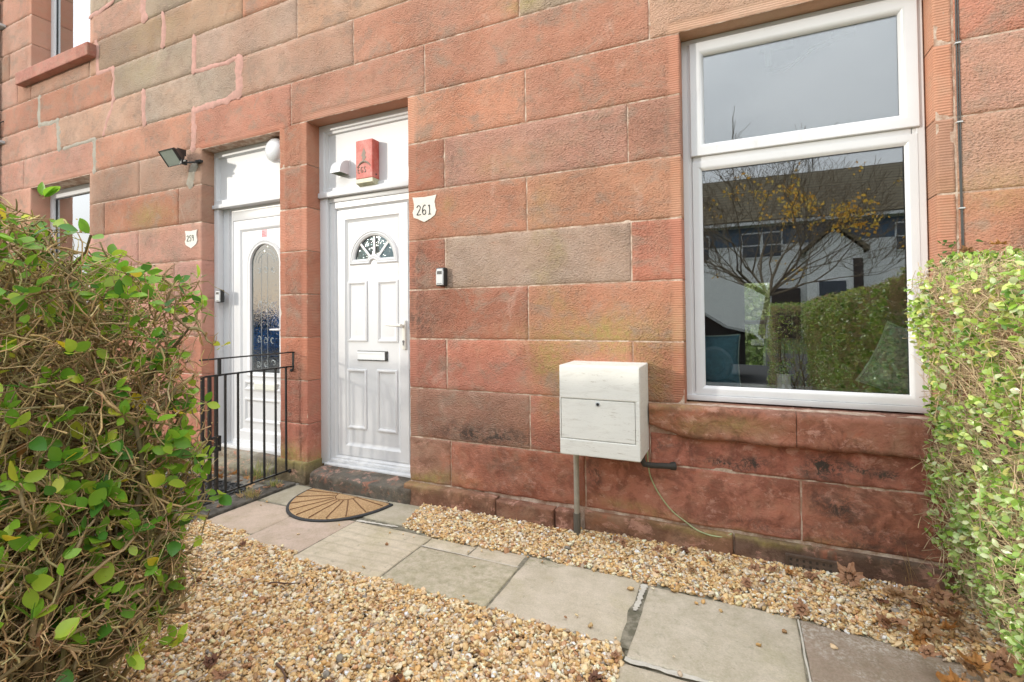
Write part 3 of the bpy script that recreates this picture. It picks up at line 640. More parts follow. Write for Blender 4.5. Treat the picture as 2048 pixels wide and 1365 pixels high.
# ------------------------------------------------------------------ ground
def sheet(name, x0, x1, y0, y1, z, mat):
    m = MB(); m.add([(x0, y0, z), (x1, y0, z), (x1, y1, z), (x0, y1, z)], [(0, 1, 2, 3)]); return tag(m.build(name, mat), kind='structure')
t = NT('soil'); GM = t.out(t.mix(t.noise(8, 6, .7), (.07, .052, .035), (.13, .10, .07)), .95, t.bump(t.noise(40, 5), .01))
t = NT('grass_verge'); GR = t.out(t.mix(t.noise(1.5, 6, .7), (.05, .09, .02), (.10, .13, .04)), .95, t.bump(t.noise(30, 5), .02))
t = NT('asphalt'); AS = t.out(t.mix(t.noise(60, 5, .7), (.04, .04, .042), (.075, .075, .075)), .85, t.bump(t.noise(200, 3), .003))
t = NT('pavement'); PV = t.out(t.mix(t.noise(5, 5), (.20, .19, .17), (.27, .26, .24)), .85)
sheet('ground', -300, 300, -300, 300, -.045, GR)
sheet('garden_soil', -10, 6, -4.3, .30, -.020, GM)
m = MB(); m.box(-60, 60, -6.6, -4.5, -.04, -.012); tag(m.build('pavement', PV), kind='structure')
m = MB(); m.box(-60, 60, -6.75, -6.6, -.04, -.010, .01); tag(m.build('kerb', PV), kind='structure')
sheet('road', -60, 60, -14.5, -6.75, -.036, AS)
# paving slabs
def slab_mat():
    t = NT('paving_slab'); a = t.attr('bcol').outputs[0]; k = t.n('SeparateColor', Color=t.attr('msk').outputs[0])
    c = t.mix(t.ramp(t.noise(6, 7, .74), (.40, 0), (.66, .75)), a, t.mix(1.0, a, (.70, .70, .62), 'MULTIPLY')); c = t.mix(t.ramp(t.noise(2.6, 5, .7), (.52, 0), (.70, .6)), c, t.mix(1.0, c, (.86, .88, .70), 'MULTIPLY')); c = t.mix(t.ramp(t.noise(19, 8, .8, dist=.4), (.58, 0), (.66, .5)), c, (.24, .235, .17))
    c = t.mix(t.ramp(t.noise(140, 3, .7), (.35, .32), (.6, 0)), c, t.mix(1.0, c, (.55, .54, .52), 'MULTIPLY'))
    c = t.mix(t.ramp(t.noise(75, 4, .8), (.66, 0), (.74, .55)), c, (.10, .095, .085))
    wv = t.n('TexWave', {'wave_type': 'BANDS', 'bands_direction': 'Y'}, Vector=t.co(rot=(0, 0, R(-3))), Scale=4.2, Distortion=2.5, Detail=3, Detail_Scale=1.2).outputs[0]
    c = t.mix(t.math('MULTIPLY', k.outputs[0], t.ramp(t.math('ADD', wv, t.math('MULTIPLY', t.noise(20, 5, .8), .35)), (.08, .5), (.36, 0))), c, (.26, .22, .16))
    c = t.mix(t.math('MULTIPLY', k.outputs[1], t.ramp(t.noise(22, 6, .8), (.42, 0), (.66, .8))), c, (.22, .215, .11))
    c = t.mix(t.math('MULTIPLY', k.outputs[2], t.math('MULTIPLY', t.ramp(t.noise(5, 4, .7), (.45, .12), (.62, 1)), t.ramp(t.noise(70, 6, .85), (.45, 0), (.60, .8)))), c, (.62, .58, .52))
    return t.out(c, .85, t.bump(t.noise(120, 4, .7), .002))
SM = slab_mat()
slabs = [  # x0,x1,y0,y1,colour,(stripes,moss,white),dx skew
 (-3.00, -2.562, -.805, -.42, (0.538, 0.438, 0.372), (0, 0, 0)), (-2.555, -2.136, -.86, -.42, (0.525, 0.425, 0.366), (0, 0, 0)),
 (-2.128, -1.578, -.905, -.425, (0.594, 0.530, 0.435), (.7, .25, 0)), (-1.571, -1.000, -.890, -.535, (0.527, 0.476, 0.388), (.35, .75, 0)), (-1.571, -1.300, -.527, -.425, (0.607, 0.543, 0.448), (.5, .2, 0)), (-1.294, -1.010, -.527, -.40, (0.607, 0.537, 0.448), (.5, .3, 0)),
 (-.990, -.425, -.905, -.405, (0.567, 0.512, 0.435), (.15, .4, 0)), (-.385, .193, -.95, -.445, (0.554, 0.506, 0.435), (0.05, .3, 0)), (-.40, .193, -1.42, -.985, (0.554, 0.500, 0.424), (0.05, .3, 0)),
 (.207, .80, -.98, -.455, (0.331, 0.261, 0.215), (0, .2, 1)), (.20, .80, -1.5, -.99, (0.346, 0.276, 0.213), (0, .2, 1)), (.81, 1.5, -.98, -.5, (0.356, 0.283, 0.224), (0, .2, .5)),
 (-2.985, -2.56, -.40, -.085, (0.435, 0.397, 0.327), (0, .25, 0)), (-2.55, -2.16, -.40, -.085, (0.435, 0.390, 0.327), (0.05, .3, 0)), (-2.15, -1.835, -.355, -.075, (0.448, 0.408, 0.339), (0, .3, 0))]
V = []; F = []; CC = []; KK = []; n0 = 0
for i, (x0, x1, y0, y1, col, k) in enumerate(slabs):
    nx, ny = int((x1 - x0) / .02) + 1, int((y1 - y0) / .02) + 1
    xs_ = np.r_[x0, x0, np.linspace(x0 + .004, x1 - .004, nx), x1, x1]; ys_ = np.r_[y0, y0, np.linspace(y0 + .004, y1 - .004, ny), y1, y1]
    X, Y = np.meshgrid(xs_, ys_, indexing='ij'); ed = np.minimum(np.minimum(X - x0, x1 - X), np.minimum(Y - y0, y1 - Y))
    Z = .003 + (fbm(X * 3, Y * 3, i, 3) - .5) * .010 - np.clip(1 - ed / .006, 0, 1) * .004
    Z += (X - x0) * rng.uniform(-.006, .006)
    X2 = X + (fbm(X * 10, Y * 10, i + 40, 3) - .5) * .008; Y2 = Y + (fbm(X * 10, Y * 10, i + 80, 3) - .5) * .008
    if i == 9: Y2 = Y2 - (X - x0) * .09 * (Y - y0) / (y1 - y0)
    Z[0, :] = Z[-1, :] = -.04; Z[:, 0] = Z[:, -1] = -.04
    idx = np.arange(X.size).reshape(X.shape) + n0; V.append(np.stack([X2, Y2, Z], -1).reshape(-1, 3)); n0 += X.size
    F.append(np.stack([idx[:-1, :-1], idx[1:, :-1], idx[1:, 1:], idx[:-1, 1:]], -1).reshape(-1, 4))
    c4 = np.ones((X.size, 4)); c4[:, :3] = np.array(col) * (1.13, 1.10, 1.03); CC.append(c4); k4 = np.ones((X.size, 4)); k4[:, :3] = k
    if i == 6: k4[:, 1] = (np.clip(1 - ((X - x0) / .32 + (y1 - Y) / .16), 0, 1) * 3).clip(.15, 1).ravel()
    KK.append(k4)
tag(npmesh('paving_path', np.concatenate(V), np.concatenate(F), SM, None, dict(bcol=np.concatenate(CC), msk=np.concatenate(KK))), kind='structure')
m = MB(); m.box(-3.005, .82, -.90, -.07, -.035, -.0025); m.box(-.40, .85, -1.5, -.90, -.035, -.008)
for (xa, ya, xb, yb, wd) in ((-.405, -.44, -.412, -.66, .030), (-.39, -.966, .19, -.968, .022), (.2, -.45, .2, -1.4, .008), (-1.57, -.53, -1.0, -.531, .006), (-2.13, -.413, -1.84, -.390, .02)):
    n = 24; pts = []
    for s_ in (1, -1):
        rr_ = range(n + 1) if s_ > 0 else range(n, -1, -1)
        for i in rr_:
            u = i / n; L_ = math.hypot(xb - xa, yb - ya); nxn, nyn = -(yb - ya) / L_, (xb - xa) / L_; ww = wd * (.25 + random.random() * .5) * (1 - .4 * u)
            pts.append((xa + (xb - xa) * u + nxn * ww * s_, ya + (yb - ya) * u + nyn * ww * s_, .0035))
    nn = len(m.v); m.v += pts; h_ = len(pts) // 2
    for i in range(n): m.f.append((nn + i, nn + i + 1, nn + len(pts) - 2 - i, nn + len(pts) - 1 - i)); m.mi.append(1)
tag(m.build('path_bedding', [mortar_mat('bedding', (.33, .30, .23), (.10, .095, .06), .8), mortar_mat('white_mortar', (.66, .63, .55), (.4, .36, .3), .3)]), kind='structure')
# concrete edging under the railing
m = MB(); m.box(-3.19, -3.015, -.98, -.08, -.035, .014, .008); tag(m.build('concrete_edging', mortar_mat('edging', (.16, .145, .12), (.05, .045, .035), .8)), kind='structure')
sheet('yard_ground', -10, -3.02, -4.0, .0, -.008, mortar_mat('yard', (.27, .25, .21), (.11, .10, .08), .6))

# pebbles --------------------------------------------------------
def ico(sub):
    p = (1 + 5 ** .5) / 2; v = [(-1, p, 0), (1, p, 0), (-1, -p, 0), (1, -p, 0), (0, -1, p), (0, 1, p), (0, -1, -p), (0, 1, -p), (p, 0, -1), (p, 0, 1), (-p, 0, -1), (-p, 0, 1)]
    f = [(0, 11, 5), (0, 5, 1), (0, 1, 7), (0, 7, 10), (0, 10, 11), (1, 5, 9), (5, 11, 4), (11, 10, 2), (10, 7, 6), (7, 1, 8), (3, 9, 4), (3, 4, 2), (3, 2, 6), (3, 6, 8), (3, 8, 9), (4, 9, 5), (2, 4, 11), (6, 2, 10), (8, 6, 7), (9, 8, 1)]
    v = [Vector(q).normalized() for q in v]
    for _ in range(sub):
        nf = []; cache = {}
        def mid(a, b):
            k = (min(a, b), max(a, b))
            if k not in cache: v.append((v[a] + v[b]).normalized()); cache[k] = len(v) - 1
            return cache[k]
        for a, b, c_ in f: x, y, z = mid(a, b), mid(b, c_), mid(c_, a); nf += [(a, x, z), (b, y, x), (c_, z, y), (x, y, z)]
        f = nf
    return np.array([q[:] for q in v]), np.array(f)
IV, IF = ico(1)
def rotmats(n, tilt=.5):
    a = rng.uniform(0, 2 * np.pi, n); b = rng.normal(0, tilt, n); c_ = rng.normal(0, tilt, n)
    ca, sa, cb, sb, cc, s3 = np.cos(a), np.sin(a), np.cos(b), np.sin(b), np.cos(c_), np.sin(c_)
    Rz = np.zeros((n, 3, 3)); Rz[:, 0, 0] = ca; Rz[:, 0, 1] = -sa; Rz[:, 1, 0] = sa; Rz[:, 1, 1] = ca; Rz[:, 2, 2] = 1
    Rx = np.zeros((n, 3, 3)); Rx[:, 0, 0] = 1; Rx[:, 1, 1] = cb; Rx[:, 1, 2] = -sb; Rx[:, 2, 1] = sb; Rx[:, 2, 2] = cb
    Ry = np.zeros((n, 3, 3)); Ry[:, 1, 1] = 1; Ry[:, 0, 0] = cc; Ry[:, 0, 2] = s3; Ry[:, 2, 0] = -s3; Ry[:, 2, 2] = cc
    return np.einsum('nij,njk,nkl->nil', Rz, Rx, Ry)
def pebbles(name, P, size, parent=None):
    n = len(P); nvv = len(IV)
    dirs = rng.normal(size=(8, nvv)); 
    lump = 1 + .21 * rng.normal(size=(24, nvv)).clip(-1.6, 1.6); var = rng.integers(0, 24, n)
    base = IV[None] * lump[var][:, :, None]
    s_ = size * rng.lognormal(0, .30, n); sc3 = np.stack([s_, s_ * rng.uniform(.55, .9, n), s_ * rng.uniform(.32, .62, n)], -1)
    Vv = base * sc3[:, None, :]; Vv = np.einsum('nij,nvj->nvi', rotmats(n), Vv) + P[:, None, :]
    Fv = (IF[None] + (np.arange(n) * nvv)[:, None, None]).reshape(-1, 3)
    pal = np.array([(.70, .48, .23), (.76, .58, .34), (.60, .37, .15), (.80, .67, .48), (.46, .27, .13), (.72, .53, .33), (.52, .41, .30), (.85, .79, .68), (.38, .20, .10), (.28, .25, .21), (.66, .38, .21)])
    pr = np.array([.2, .2, .12, .13, .07, .1, .06, .05, .03, .015, .025]); col = (pal[rng.choice(len(pal), n, p=pr / pr.sum())] * rng.uniform(.85, 1.4, (n, 1))).clip(0, .9)
    c4 = np.ones((n, nvv, 4)); c4[:, :, :3] = col[:, None, :]
    return npmesh(name, Vv.reshape(-1, 3), Fv, M['pebble'], parent, dict(bcol=c4.reshape(-1, 4)))
M['pebble'] = attr_mat('pebble', .62, 110, .0008, .35, .35)
def inpath(x, y):
    m_ = np.zeros(len(x), bool)
    for (x0, x1, y0, y1, *_q) in slabs: m_ |= (x > x0 - .002) & (x < x1 + .002) & (y > y0 - .004) & (y < y1 + .004)
    return m_
def scatter(x0, x1, y0, y1, dens, layers):
    L_ = []
    for (z, dd) in layers:
        n = int((x1 - x0) * (y1 - y0) * dens * dd); L_.append(np.stack([rng.uniform(x0, x1, n), rng.uniform(y0, y1, n), z + rng.uniform(-.004, .004, n)], -1))
    P = np.concatenate(L_); return P
P1 = scatter(-3.02, .30, -3.0, -.78, 9600, ((-.008, .6), (.002, 1.0), (.010, .5)))
fr_ = np.interp(P1[:, 0], [-3, -2.56, -2.55, -2.14, -2.13, -1.58, -1.57, -.42, -.40, -.395, .3], [-.80, -.805, -.86, -.86, -.905, -.905, -.89, -.905, -.95, -1.44, -1.46]) + .006 * np.sin(P1[:, 0] * 40)
keep = P1[:, 1] < fr_
r_ = np.hypot(P1[:, 0], P1[:, 1] + 2.75)
keep &= (P1[:, 0] < -.36) | (P1[:, 1] < -1.42) 
keep &= ~((P1[:, 1] < -1.9) & (P1[:, 0] > -.9))      # below the frame
P1 = P1[keep]
P1[:, 2] += .006 * (fbm(P1[:, 0] * 4, P1[:, 1] * 4, 2, 3) - .5) * 2
P2 = scatter(-1.88, 1.30, -.56, -.02, 9600, ((-.008, .6), (.003, 1.0), (.011, .6)))
edge = np.interp(P2[:, 0], [-1.9, -1.83, -1.57, -1.3, -1.0, -.4, .2, .5, .8, 1.3], [-.05, -.36, -.418, -.418, -.392, -.42, -.45, -.485, -.54, -.55]) + .008 * np.sin(P2[:, 0] * 33) + .006 * rng.normal(size=len(P2))
lim = np.where(P2[:, 0] < -.85, -.060, -.022); keep = (P2[:, 1] > edge) & (P2[:, 1] < lim - .006)
P2 = P2[keep]; P2[:, 2] += .012 * np.clip((P2[:, 1] + .25) / .2, 0, 1) + .006 * (fbm(P2[:, 0] * 4, P2[:, 1] * 4, 5, 3) - .5)
P3 = np.concatenate([np.stack([rng.uniform(-2.9, .2, 26), rng.choice([-.89, -.46, -.86, -.5], 26) + rng.normal(0, .02, 26), np.full(26, .011)], -1), np.array([(-.80, -.60, .010), (-.62, -.80, .012), (-1.2, -.62, .008), (-.55, -.84, .012), (-1.75, -.6, .008), (.05, -.7, .01), (-.2, -.97, .008), (-.1, -.972, .008), (.3, -.6, .008), (-2.3, -.7, .008)])])
pb = pebbles('gravel', np.concatenate([P1, P2, P3]), .0080); tag(pb, kind='stuff')
sheet('gravel_bed', -3.02, 1.4, -4.2, -.02, -.0195 + .004, mortar_mat('gravel_base', (.22, .16, .10), (.10, .07, .045), .6))

# fallen leaves -----------------------------------------------------
def maple(seed, s=.05):
    r2 = random.Random(seed); pts = []
    lobes = [(90, 1.0), (36, .92), (144, .92), (-14, .7), (194, .7)]
    ang = []; L_ = 56
    for i in range(L_):
        a = -90 + 360 * i / L_; best = .50
        for la, lr in lobes:
            d = abs((a - la + 180) % 360 - 180); best = max(best, lr * (1 - .52 * min(1, d / 30) ** 1.0))
        if abs((a + 90 + 180) % 360 - 180) < 10: best = .12
        pts.append((a, best * (1 + (.10 if i % 3 == 0 else -.05) + r2.uniform(-.07, .07))))
    cu = r2.uniform(.4, 1.5); ax = r2.uniform(0, 3.14); V_ = [(0, 0, 0)]; 
    rings = (.35, .7, 1.0)
    for q in rings:
        for a, rr in pts:
            rad = s * rr * q
            x, y = rad * math.cos(R(a)), rad * math.sin(R(a)); u = x * math.cos(ax) + y * math.sin(ax)
            v_ = -x * math.sin(ax) + y * math.cos(ax); z = (cu * u * u - .45 * cu * v_ * abs(v_)) / s * .5 + .12 * s * math.sin(a * .09 + seed) * (rad / s) + .06 * s * math.sin(a * .31) * rad / s
            V_.append((x, y, z))
    F_ = [(0, 1 + i, 1 + (i + 1) % L_) for i in range(L_)]
    for k in range(2):
        for i in range(L_): F_.append((1 + k * L_ + i, 1 + k * L_ + (i + 1) % L_, 1 + (k + 1) * L_ + (i + 1) % L_, 1 + (k + 1) * L_ + i))
    m = MB(); m.keep = True; m.add(V_, F_); m.tube([(0, 0, 0), (0, -.4 * s, .05 * s), (.1 * s, -.9 * s, .1 * s)], .0009, 4); return m
def dead_leaf_mat(name, a, b, veins=(.5, .3, .15)):
    t = NT(name); c = t.mix(t.ramp(t.noise(50, 5, .7), (.35, 0), (.65, 1)), a, b)
    c = t.mix(t.ramp(t.noise(130, 4), (.6, 0), (.75, .6)), c, tuple(x * .35 for x in a))
    t.out(c, .6, t.bump(t.noise(110, 3), .001)); tl = t.n('BsdfTranslucent', Color=c); ms = t.n('MixShader'); ms.inputs[0].default_value = .25
    t.set(ms.inputs[1], t.b.outputs[0]); t.set(ms.inputs[2], tl.outputs[0]); t.set(t.o.inputs[0], ms.outputs[0]); return t.m
DL = [dead_leaf_mat('brown_leaf', (.34, .17, .09), (.50, .28, .16)), dead_leaf_mat('orange_leaf', (.46, .19, .05), (.56, .29, .10)), dead_leaf_mat('tan_leaf', (.42, .25, .13), (.55, .36, .20)), dead_leaf_mat('dark_leaf', (.14, .06, .035), (.24, .11, .06))]
protos = []
for k in range(8):
    m = maple(k + 1); me_o = m.build('fallen_leaf', DL[(0, 0, 1, 2, 3, 0, 2, 1)[k]], None, True); protos.append(me_o.data); bpy.data.objects.remove(me_o)
def put_leaf(x, y, z, s, k, label, group, tilt=.35):
    o = bpy.data.objects.new('fallen_leaf', protos[k]); link(o); o.location = (x, y, z); o.scale = (s, s, s)
    o.rotation_euler = (random.gauss(0, tilt), random.gauss(0, tilt), random.uniform(0, 6.28)); tag(o, label, 'leaf', group); return o
ordn = lambda n: {1: 'first', 2: 'second', 3: 'third', 4: 'fourth', 5: 'fifth', 6: 'sixth', 7: 'seventh', 8: 'eighth', 9: 'ninth', 10: 'tenth', 11: 'eleventh', 12: 'twelfth', 13: 'thirteenth', 14: 'fourteenth', 15: 'fifteenth', 16: 'sixteenth', 17: 'seventeenth', 18: 'eighteenth', 19: 'nineteenth', 20: 'twentieth', 21: 'twenty first', 22: 'twenty second', 23: 'twenty third', 24: 'twenty fourth'}[n]
KC = ('brown', 'brown', 'orange', 'tan', 'dark', 'brown', 'tan', 'orange')
LW = 'dry curled brown maple leaf on the narrow gravel strip below the window'
for (x, y, k, s) in ((-1.70, -.10, 1, .5), (-.93, -.13, 2, .45), (-.57, -.13, 0, .75), (-.62, -.09, 0, .55), (-.40, -.12, 5, .7), (-.33, -.20, 0, .6), (-.27, -.09, 4, .7), (-.15, -.12, 0, .8), (-.08, -.22, 6, .8), (-.22, -.27, 3, .8), (.05, -.13, 0, .75), (.13, -.12, 5, .7), (.08, -.26, 1, .6), (.02, -.30, 0, .7), (.20, -.12, 7, .6), (.28, -.11, 0, .9),
                     (.22, -.43, 5, .9), (.60, -.13, 0, .8), (.66, -.18, 5, 1.0), (.52, -.22, 4, .8), (.50, -.40, 0, .9), (.63, -.42, 2, .9), (-.55, -.30, 7, .4), (-1.30, -.14, 5, .35)):
    put_leaf(x, y, .030, s, k, '', 'fallen leaves along the foot of the wall')
wl_ = sorted([o for o in bpy.data.objects if o.get('group') == 'fallen leaves along the foot of the wall'], key=lambda o: o.location.x)
for i_, o in enumerate(wl_): o['label'] = '%s fallen leaf on the gravel by the wall, %s counting from the door' % (KC[protos.index(o.data)], ordn(i_ + 1))
put_leaf(.43, -.13, .060, 1.45, 0, 'large upright brown maple leaf leaning on the stone base course', 'fallen leaves along the foot of the wall', .1).rotation_euler = (R(62), R(8), R(-20))
LC = 'brown fallen leaf heaped on the ground at the foot of the clipped right hedge'
for k in range(74):
    y = random.uniform(-1.35, -.08); x = .68 + random.gauss(0, .10) - .08 * (y < -.3) + random.random() * .16
    put_leaf(x, y, .026 + random.random() * .055, random.uniform(.8, 1.35), random.choice((0, 2, 3, 3, 6, 5, 6, 3, 1)), LC, 'fallen leaves heaped under the right hedge', .55)
LG = 'fallen maple leaf lying alone on the open gravel in the foreground'
for (x, y, k, s) in ((-1.02, -1.40, 2, .95), (-1.06, -1.42, 4, .8), (-1.24, -1.52, 4, 1.0), (-1.17, -1.56, 0, .8), (-1.62, -1.62, 5, .9), (-1.72, -1.60, 4, .8), (-1.52, -1.63, 6, .6), (-.78, -1.40, 0, .7), (-.42, -.985, 0, .55), (-.46, -1.13, 4, .7), (-2.3, -1.27, 4, .6), (-2.45, -.93, 4, .5), (-2.02, -1.45, 3, .5)):
    put_leaf(x, y, .022, s, k, LG, 'fallen leaves on the open gravel', .3)
LY = 'dry brown leaf lying behind the black railing near the left doorstep'
for k in range(46):
    x = random.uniform(-4.3, -3.2); y = -.13 - abs(random.gauss(0, .10)) if k < 30 else random.uniform(-.9, -.15)
    if x > -3.3: y = min(y, -.14)
    put_leaf(x, y, .015 + random.random() * .03, random.uniform(.6, 1.0), random.choice((0, 0, 2, 5, 4, 6)), LY, 'fallen leaves behind the railing', .5)
for (x, y, k) in ((-3.10, -.80, 2), (-3.09, -.62, 0), (-3.12, -.45, 6), (-3.07, -.36, 5), (-3.10, -.27, 1), (-3.05, -.20, 0)):
    put_leaf(x, y, .025, .75, k, 'reddish fallen leaf on the concrete edging below the railing', 'fallen leaves on the edging')
for grp, txt in (('fallen leaves on the open gravel', '%s fallen leaf on the open foreground gravel, %s counting from the left'), ('fallen leaves on the edging', '%s fallen leaf on the edging below the railing, %s from the near end')):
    for i_, o in enumerate(sorted([o for o in bpy.data.objects if o.get('group') == grp], key=lambda o: o.location.x if 'open' in grp else o.location.y)): o['label'] = txt % (KC[protos.index(o.data)], ordn(i_ + 1))
# twigs on the gravel
for i, (x, y, a, L_) in enumerate(((-1.50, -1.52, -.35, .26), (-1.10, -1.55, -.1, .2), (-.72, -1.33, .15, .20), (-1.98, -1.17, .5, .16))):
    m = MB(); p = [(math.cos(a) * L_ * u + .012 * math.sin(u * 7 + i), math.sin(a) * L_ * u + .01 * math.cos(u * 5), .006 + .01 * math.sin(u * 3)) for u in np.linspace(0, 1, 8)]
    m.tube(p, [.0045 - .003 * u for u in np.linspace(0, 1, 8)], 6); m.tube([p[4], (p[4][0] + .05, p[4][1] + .03, .014)], .0018, 5)
    o = m.build('twig', plain('twig_bark%d' % i, (.13, .075, .05), .8)); o.location = (x, y, .016); tag(o, ('thin dark twig on the gravel at the bottom left of the path', 'short dark twig on the gravel near the bottom edge', 'curved dark twig on the gravel close to the path corner', 'straight dark twig on the gravel beside the pink slabs')[i], 'twig', 'twigs on the gravel')

# ------------------------------------------------------------------ things on the wall
def strokes(m, digits, x, z, h, y, w_=.0045):
    G = {'2': [[(.05, .78), (.15, .95), (.4, 1), (.6, .88), (.6, .66), (.4, .42), (.1, .12), (.02, .02), (.7, .05)]], '6': [[(.6, .93), (.4, 1), (.18, .82), (.06, .5), (.08, .2), (.3, 0), (.55, .06), (.64, .28), (.5, .48), (.28, .5), (.1, .32)]],
         '1': [[(.15, .82), (.35, 1), (.35, .02)], [(.15, .0), (.55, .0)]], '5': [[(.62, 1), (.2, .97), (.14, .58), (.4, .62), (.6, .42), (.55, .12), (.3, 0), (.06, .1)]], '9': [[(.58, .66), (.4, .5), (.16, .56), (.08, .78), (.25, .98), (.5, .97), (.6, .74), (.6, .4), (.52, .0)]]}
    G['E'] = [[(.6, 1), (.1, 1), (.1, 0), (.6, 0)], [(.1, .5), (.5, .5)]]; G['G'] = [[(.6, .85), (.35, 1), (.08, .7), (.08, .3), (.35, 0), (.6, .15), (.6, .45), (.38, .45)]]; G['S'] = [[(.58, .85), (.35, 1), (.1, .8), (.2, .55), (.5, .45), (.6, .2), (.35, 0), (.08, .15)]]
    for c_ in digits:
        for st in G[c_]:
            q = []
            for i in range(len(st) - 1):
                for u in (0, .33, .66): q.append((st[i][0] * (1 - u) + st[i + 1][0] * u, st[i][1] * (1 - u) + st[i + 1][1] * u))
            q.append(st[-1]); q = [q[0]] + [((q[i - 1][0] + 2 * q[i][0] + q[i + 1][0]) / 4, (q[i - 1][1] + 2 * q[i][1] + q[i + 1][1]) / 4) for i in range(1, len(q) - 1)] + [q[-1]]
            m.tube([(x + a * h * .75, y, z + b * h) for a, b in q], w_ / 2, 6)
        x += h * .66
def shield(x0, x1, z0, z1, num, lab, nh, nx_, nz_, grey):
    o = empty('house_number', ((x0 + x1) / 2, 0, z0), lab, 'house number'); w_ = x1 - x0; h = z1 - z0
    P = [(0, 1), (.5, .965), (1, 1), (.93, .72), (.96, .55), (1.0, .40), (.93, .22), (.75, .12), (.5, 0), (.25, .13), (.05, .22), (.0, .42), (.06, .55), (.07, .72)]
    Q = []; 
    for i in range(len(P)):
        a, b = P[i], P[(i + 1) % len(P)]
        for u in (0, .33, .66): Q.append((x0 + w_ * (a[0] * (1 - u) + b[0] * u) + random.uniform(-.0015, .0015), z0 + h * (a[1] * (1 - u) + b[1] * u) + random.uniform(-.0015, .0015)))
    m = MB(); m.prism(Q[::-1], -.0125, .006); t = NT('chipped_white_paint'); cpt = t.mix(t.ramp(t.noise(70, 6, .8), (.60, 0), (.68, .7)), (.74, .71, .64), (.42, .30, .22)); m.build('painted_shield', t.out(cpt, .8, t.bump(t.noise(90, 4), .002)), o)
    m = MB(); strokes(m, num, nx_, nz_, nh, -.0135, .006); m.build('numerals', plain('numeral_paint', grey, .8), o)
shield(-1.992, -1.802, 1.872, 2.046, '261', 'white painted shield lettered 261 beside the right hand door', .066, -1.958, 1.922, (.06, .06, .06))
shield(-4.438, -4.272, 1.862, 2.020, '259', 'worn cream painted shield lettered 259 beside the left hand door', .052, -4.410, 1.925, (.20, .21, .16))

def key_safe(x, y, z, label, w_=.062, h=.118, dep=.042):
    o = empty('key_safe', (x, y, z), label, 'key safe')
    m = MB(); m.box(x - w_ / 2, x + w_ / 2, y - dep, y, z, z + h, .011); m.build('case', M['black'], o)
    m = MB(); m.loops([[(x - w_ / 2 + .006 + (.005 if zz == 0 else 0) - d * -1, yy, z + .006 + d), (x + w_ / 2 - .008 - d, yy, z + .006 + d), (x + w_ / 2 - .006 - d, yy, z + h * .75), (x + w_ / 2 - .012 - d, yy, z + h - .008 - d), (x - w_ / 2 + .012 + d, yy, z + h - .008 - d), (x - w_ / 2 + .005 + d, yy, z + h * .75)] for d, yy, zz in ((0, y - dep, 0), (.001, y - dep - .005, 1), (.004, y - dep - .008, 1))], capend=True)
    m.build('face_plate', M['silver'], o)
    m = MB(); m.box(x - .018, x + .018, y - dep - .0095, y - dep - .006, z + h * .63, z + h * .80, .001); m.build('cover', M['black'], o)
    m = MB()
    for k in range(6): m.box(x - .018 + k * .0062, x - .014 + k * .0062, y - dep - .0088, y - dep - .0065, z + .014, z + .0185)
    m.build('embossed_mark', M['black'], o); return o
key_safe(-1.752, -.008, 1.436, 'silver and black key safe on the sandstone right of door 261', .068, .122)
key_safe(-4.118, .110, 1.382, 'silver and black key safe on the white frame of door 259', .074, .112, .036)

# floodlight
fl = empty('floodlight', (-4.25, 0, 2.60), 'black floodlight tilted down on the wall above the left door', 'floodlight')
m = MB(); F0 = [(-4.495, -.200, 2.682), (-4.300, -.200, 2.682), (-4.300, -.115, 2.570), (-4.495, -.115, 2.570)]
nrm = Vector((0, -.112, -.085)).normalized()
def off(p, d, cx_=-4.3975, cz_=2.626, cy_=-.1575, s=1.0): return tuple(Vector((cx_, cy_, cz_)) + (Vector(p) - Vector((cx_, cy_, cz_))) * s + nrm * d)
m.keep = False
m.loops([[off(p, -.002, s=.93) for p in F0], [off(p, .006, s=.95) for p in F0], [off(p, .006) for p in F0], [off(p, -.018) for p in F0], [off(p, -.020, s=.94) for p in F0], [off(p, -.075, s=.55) for p in F0], [off(p, -.088, s=.50) for p in F0]], capend=True)
for k in range(4): m.box(-4.46 + k * .035, -4.456 + k * .035, -.13, -.055, 2.66, 2.715)
m.build('housing', M['black'], fl)
m = MB(); m.add([off(p, .001, s=.94) for p in F0], [(0, 1, 2, 3)]); m.add([off(p, -.004, s=.94) for p in F0], [(3, 2, 1, 0)]); m.build('lens', M['lens'], fl)
m = MB(); m.box(-4.308, -4.285, -.135, -.085, 2.565, 2.61, .004); m.tube([(-4.295, -.10, 2.585), (-4.26, -.06, 2.595), (-4.245, .0, 2.607)], .008, 8); m.box(-4.275, -4.205, -.030, .0, 2.600, 2.622, .004); m.box(-4.345, -4.245, -.125, -.108, 2.582, 2.600, .003)
m.build('bracket', M['black'], fl)
# round lamp over the left door
gl_ = empty('bulkhead_lamp', (-3.43, .14, 2.61), 'round white globe lamp above the left hand door', 'lamp')
m = MB(); prof = [(.070, 0), (.088, .012), (.098, .03), (.100, .045), (.094, .066), (.078, .085), (.055, .097), (.028, .103), (.001, .105)]; m.lathe((-3.412, .128, 2.612), (0, -1, 0), prof, 40)
t = NT('opal_plastic'); m.build('diffuser', t.out((.78, .80, .82), .18), gl_, 'auto'); m = MB(); m.lathe((-3.412, .138, 2.612), (0, -1, 0), [(.075, 0), (.075, .012)], 32); m.build('base', M['paint'], gl_)
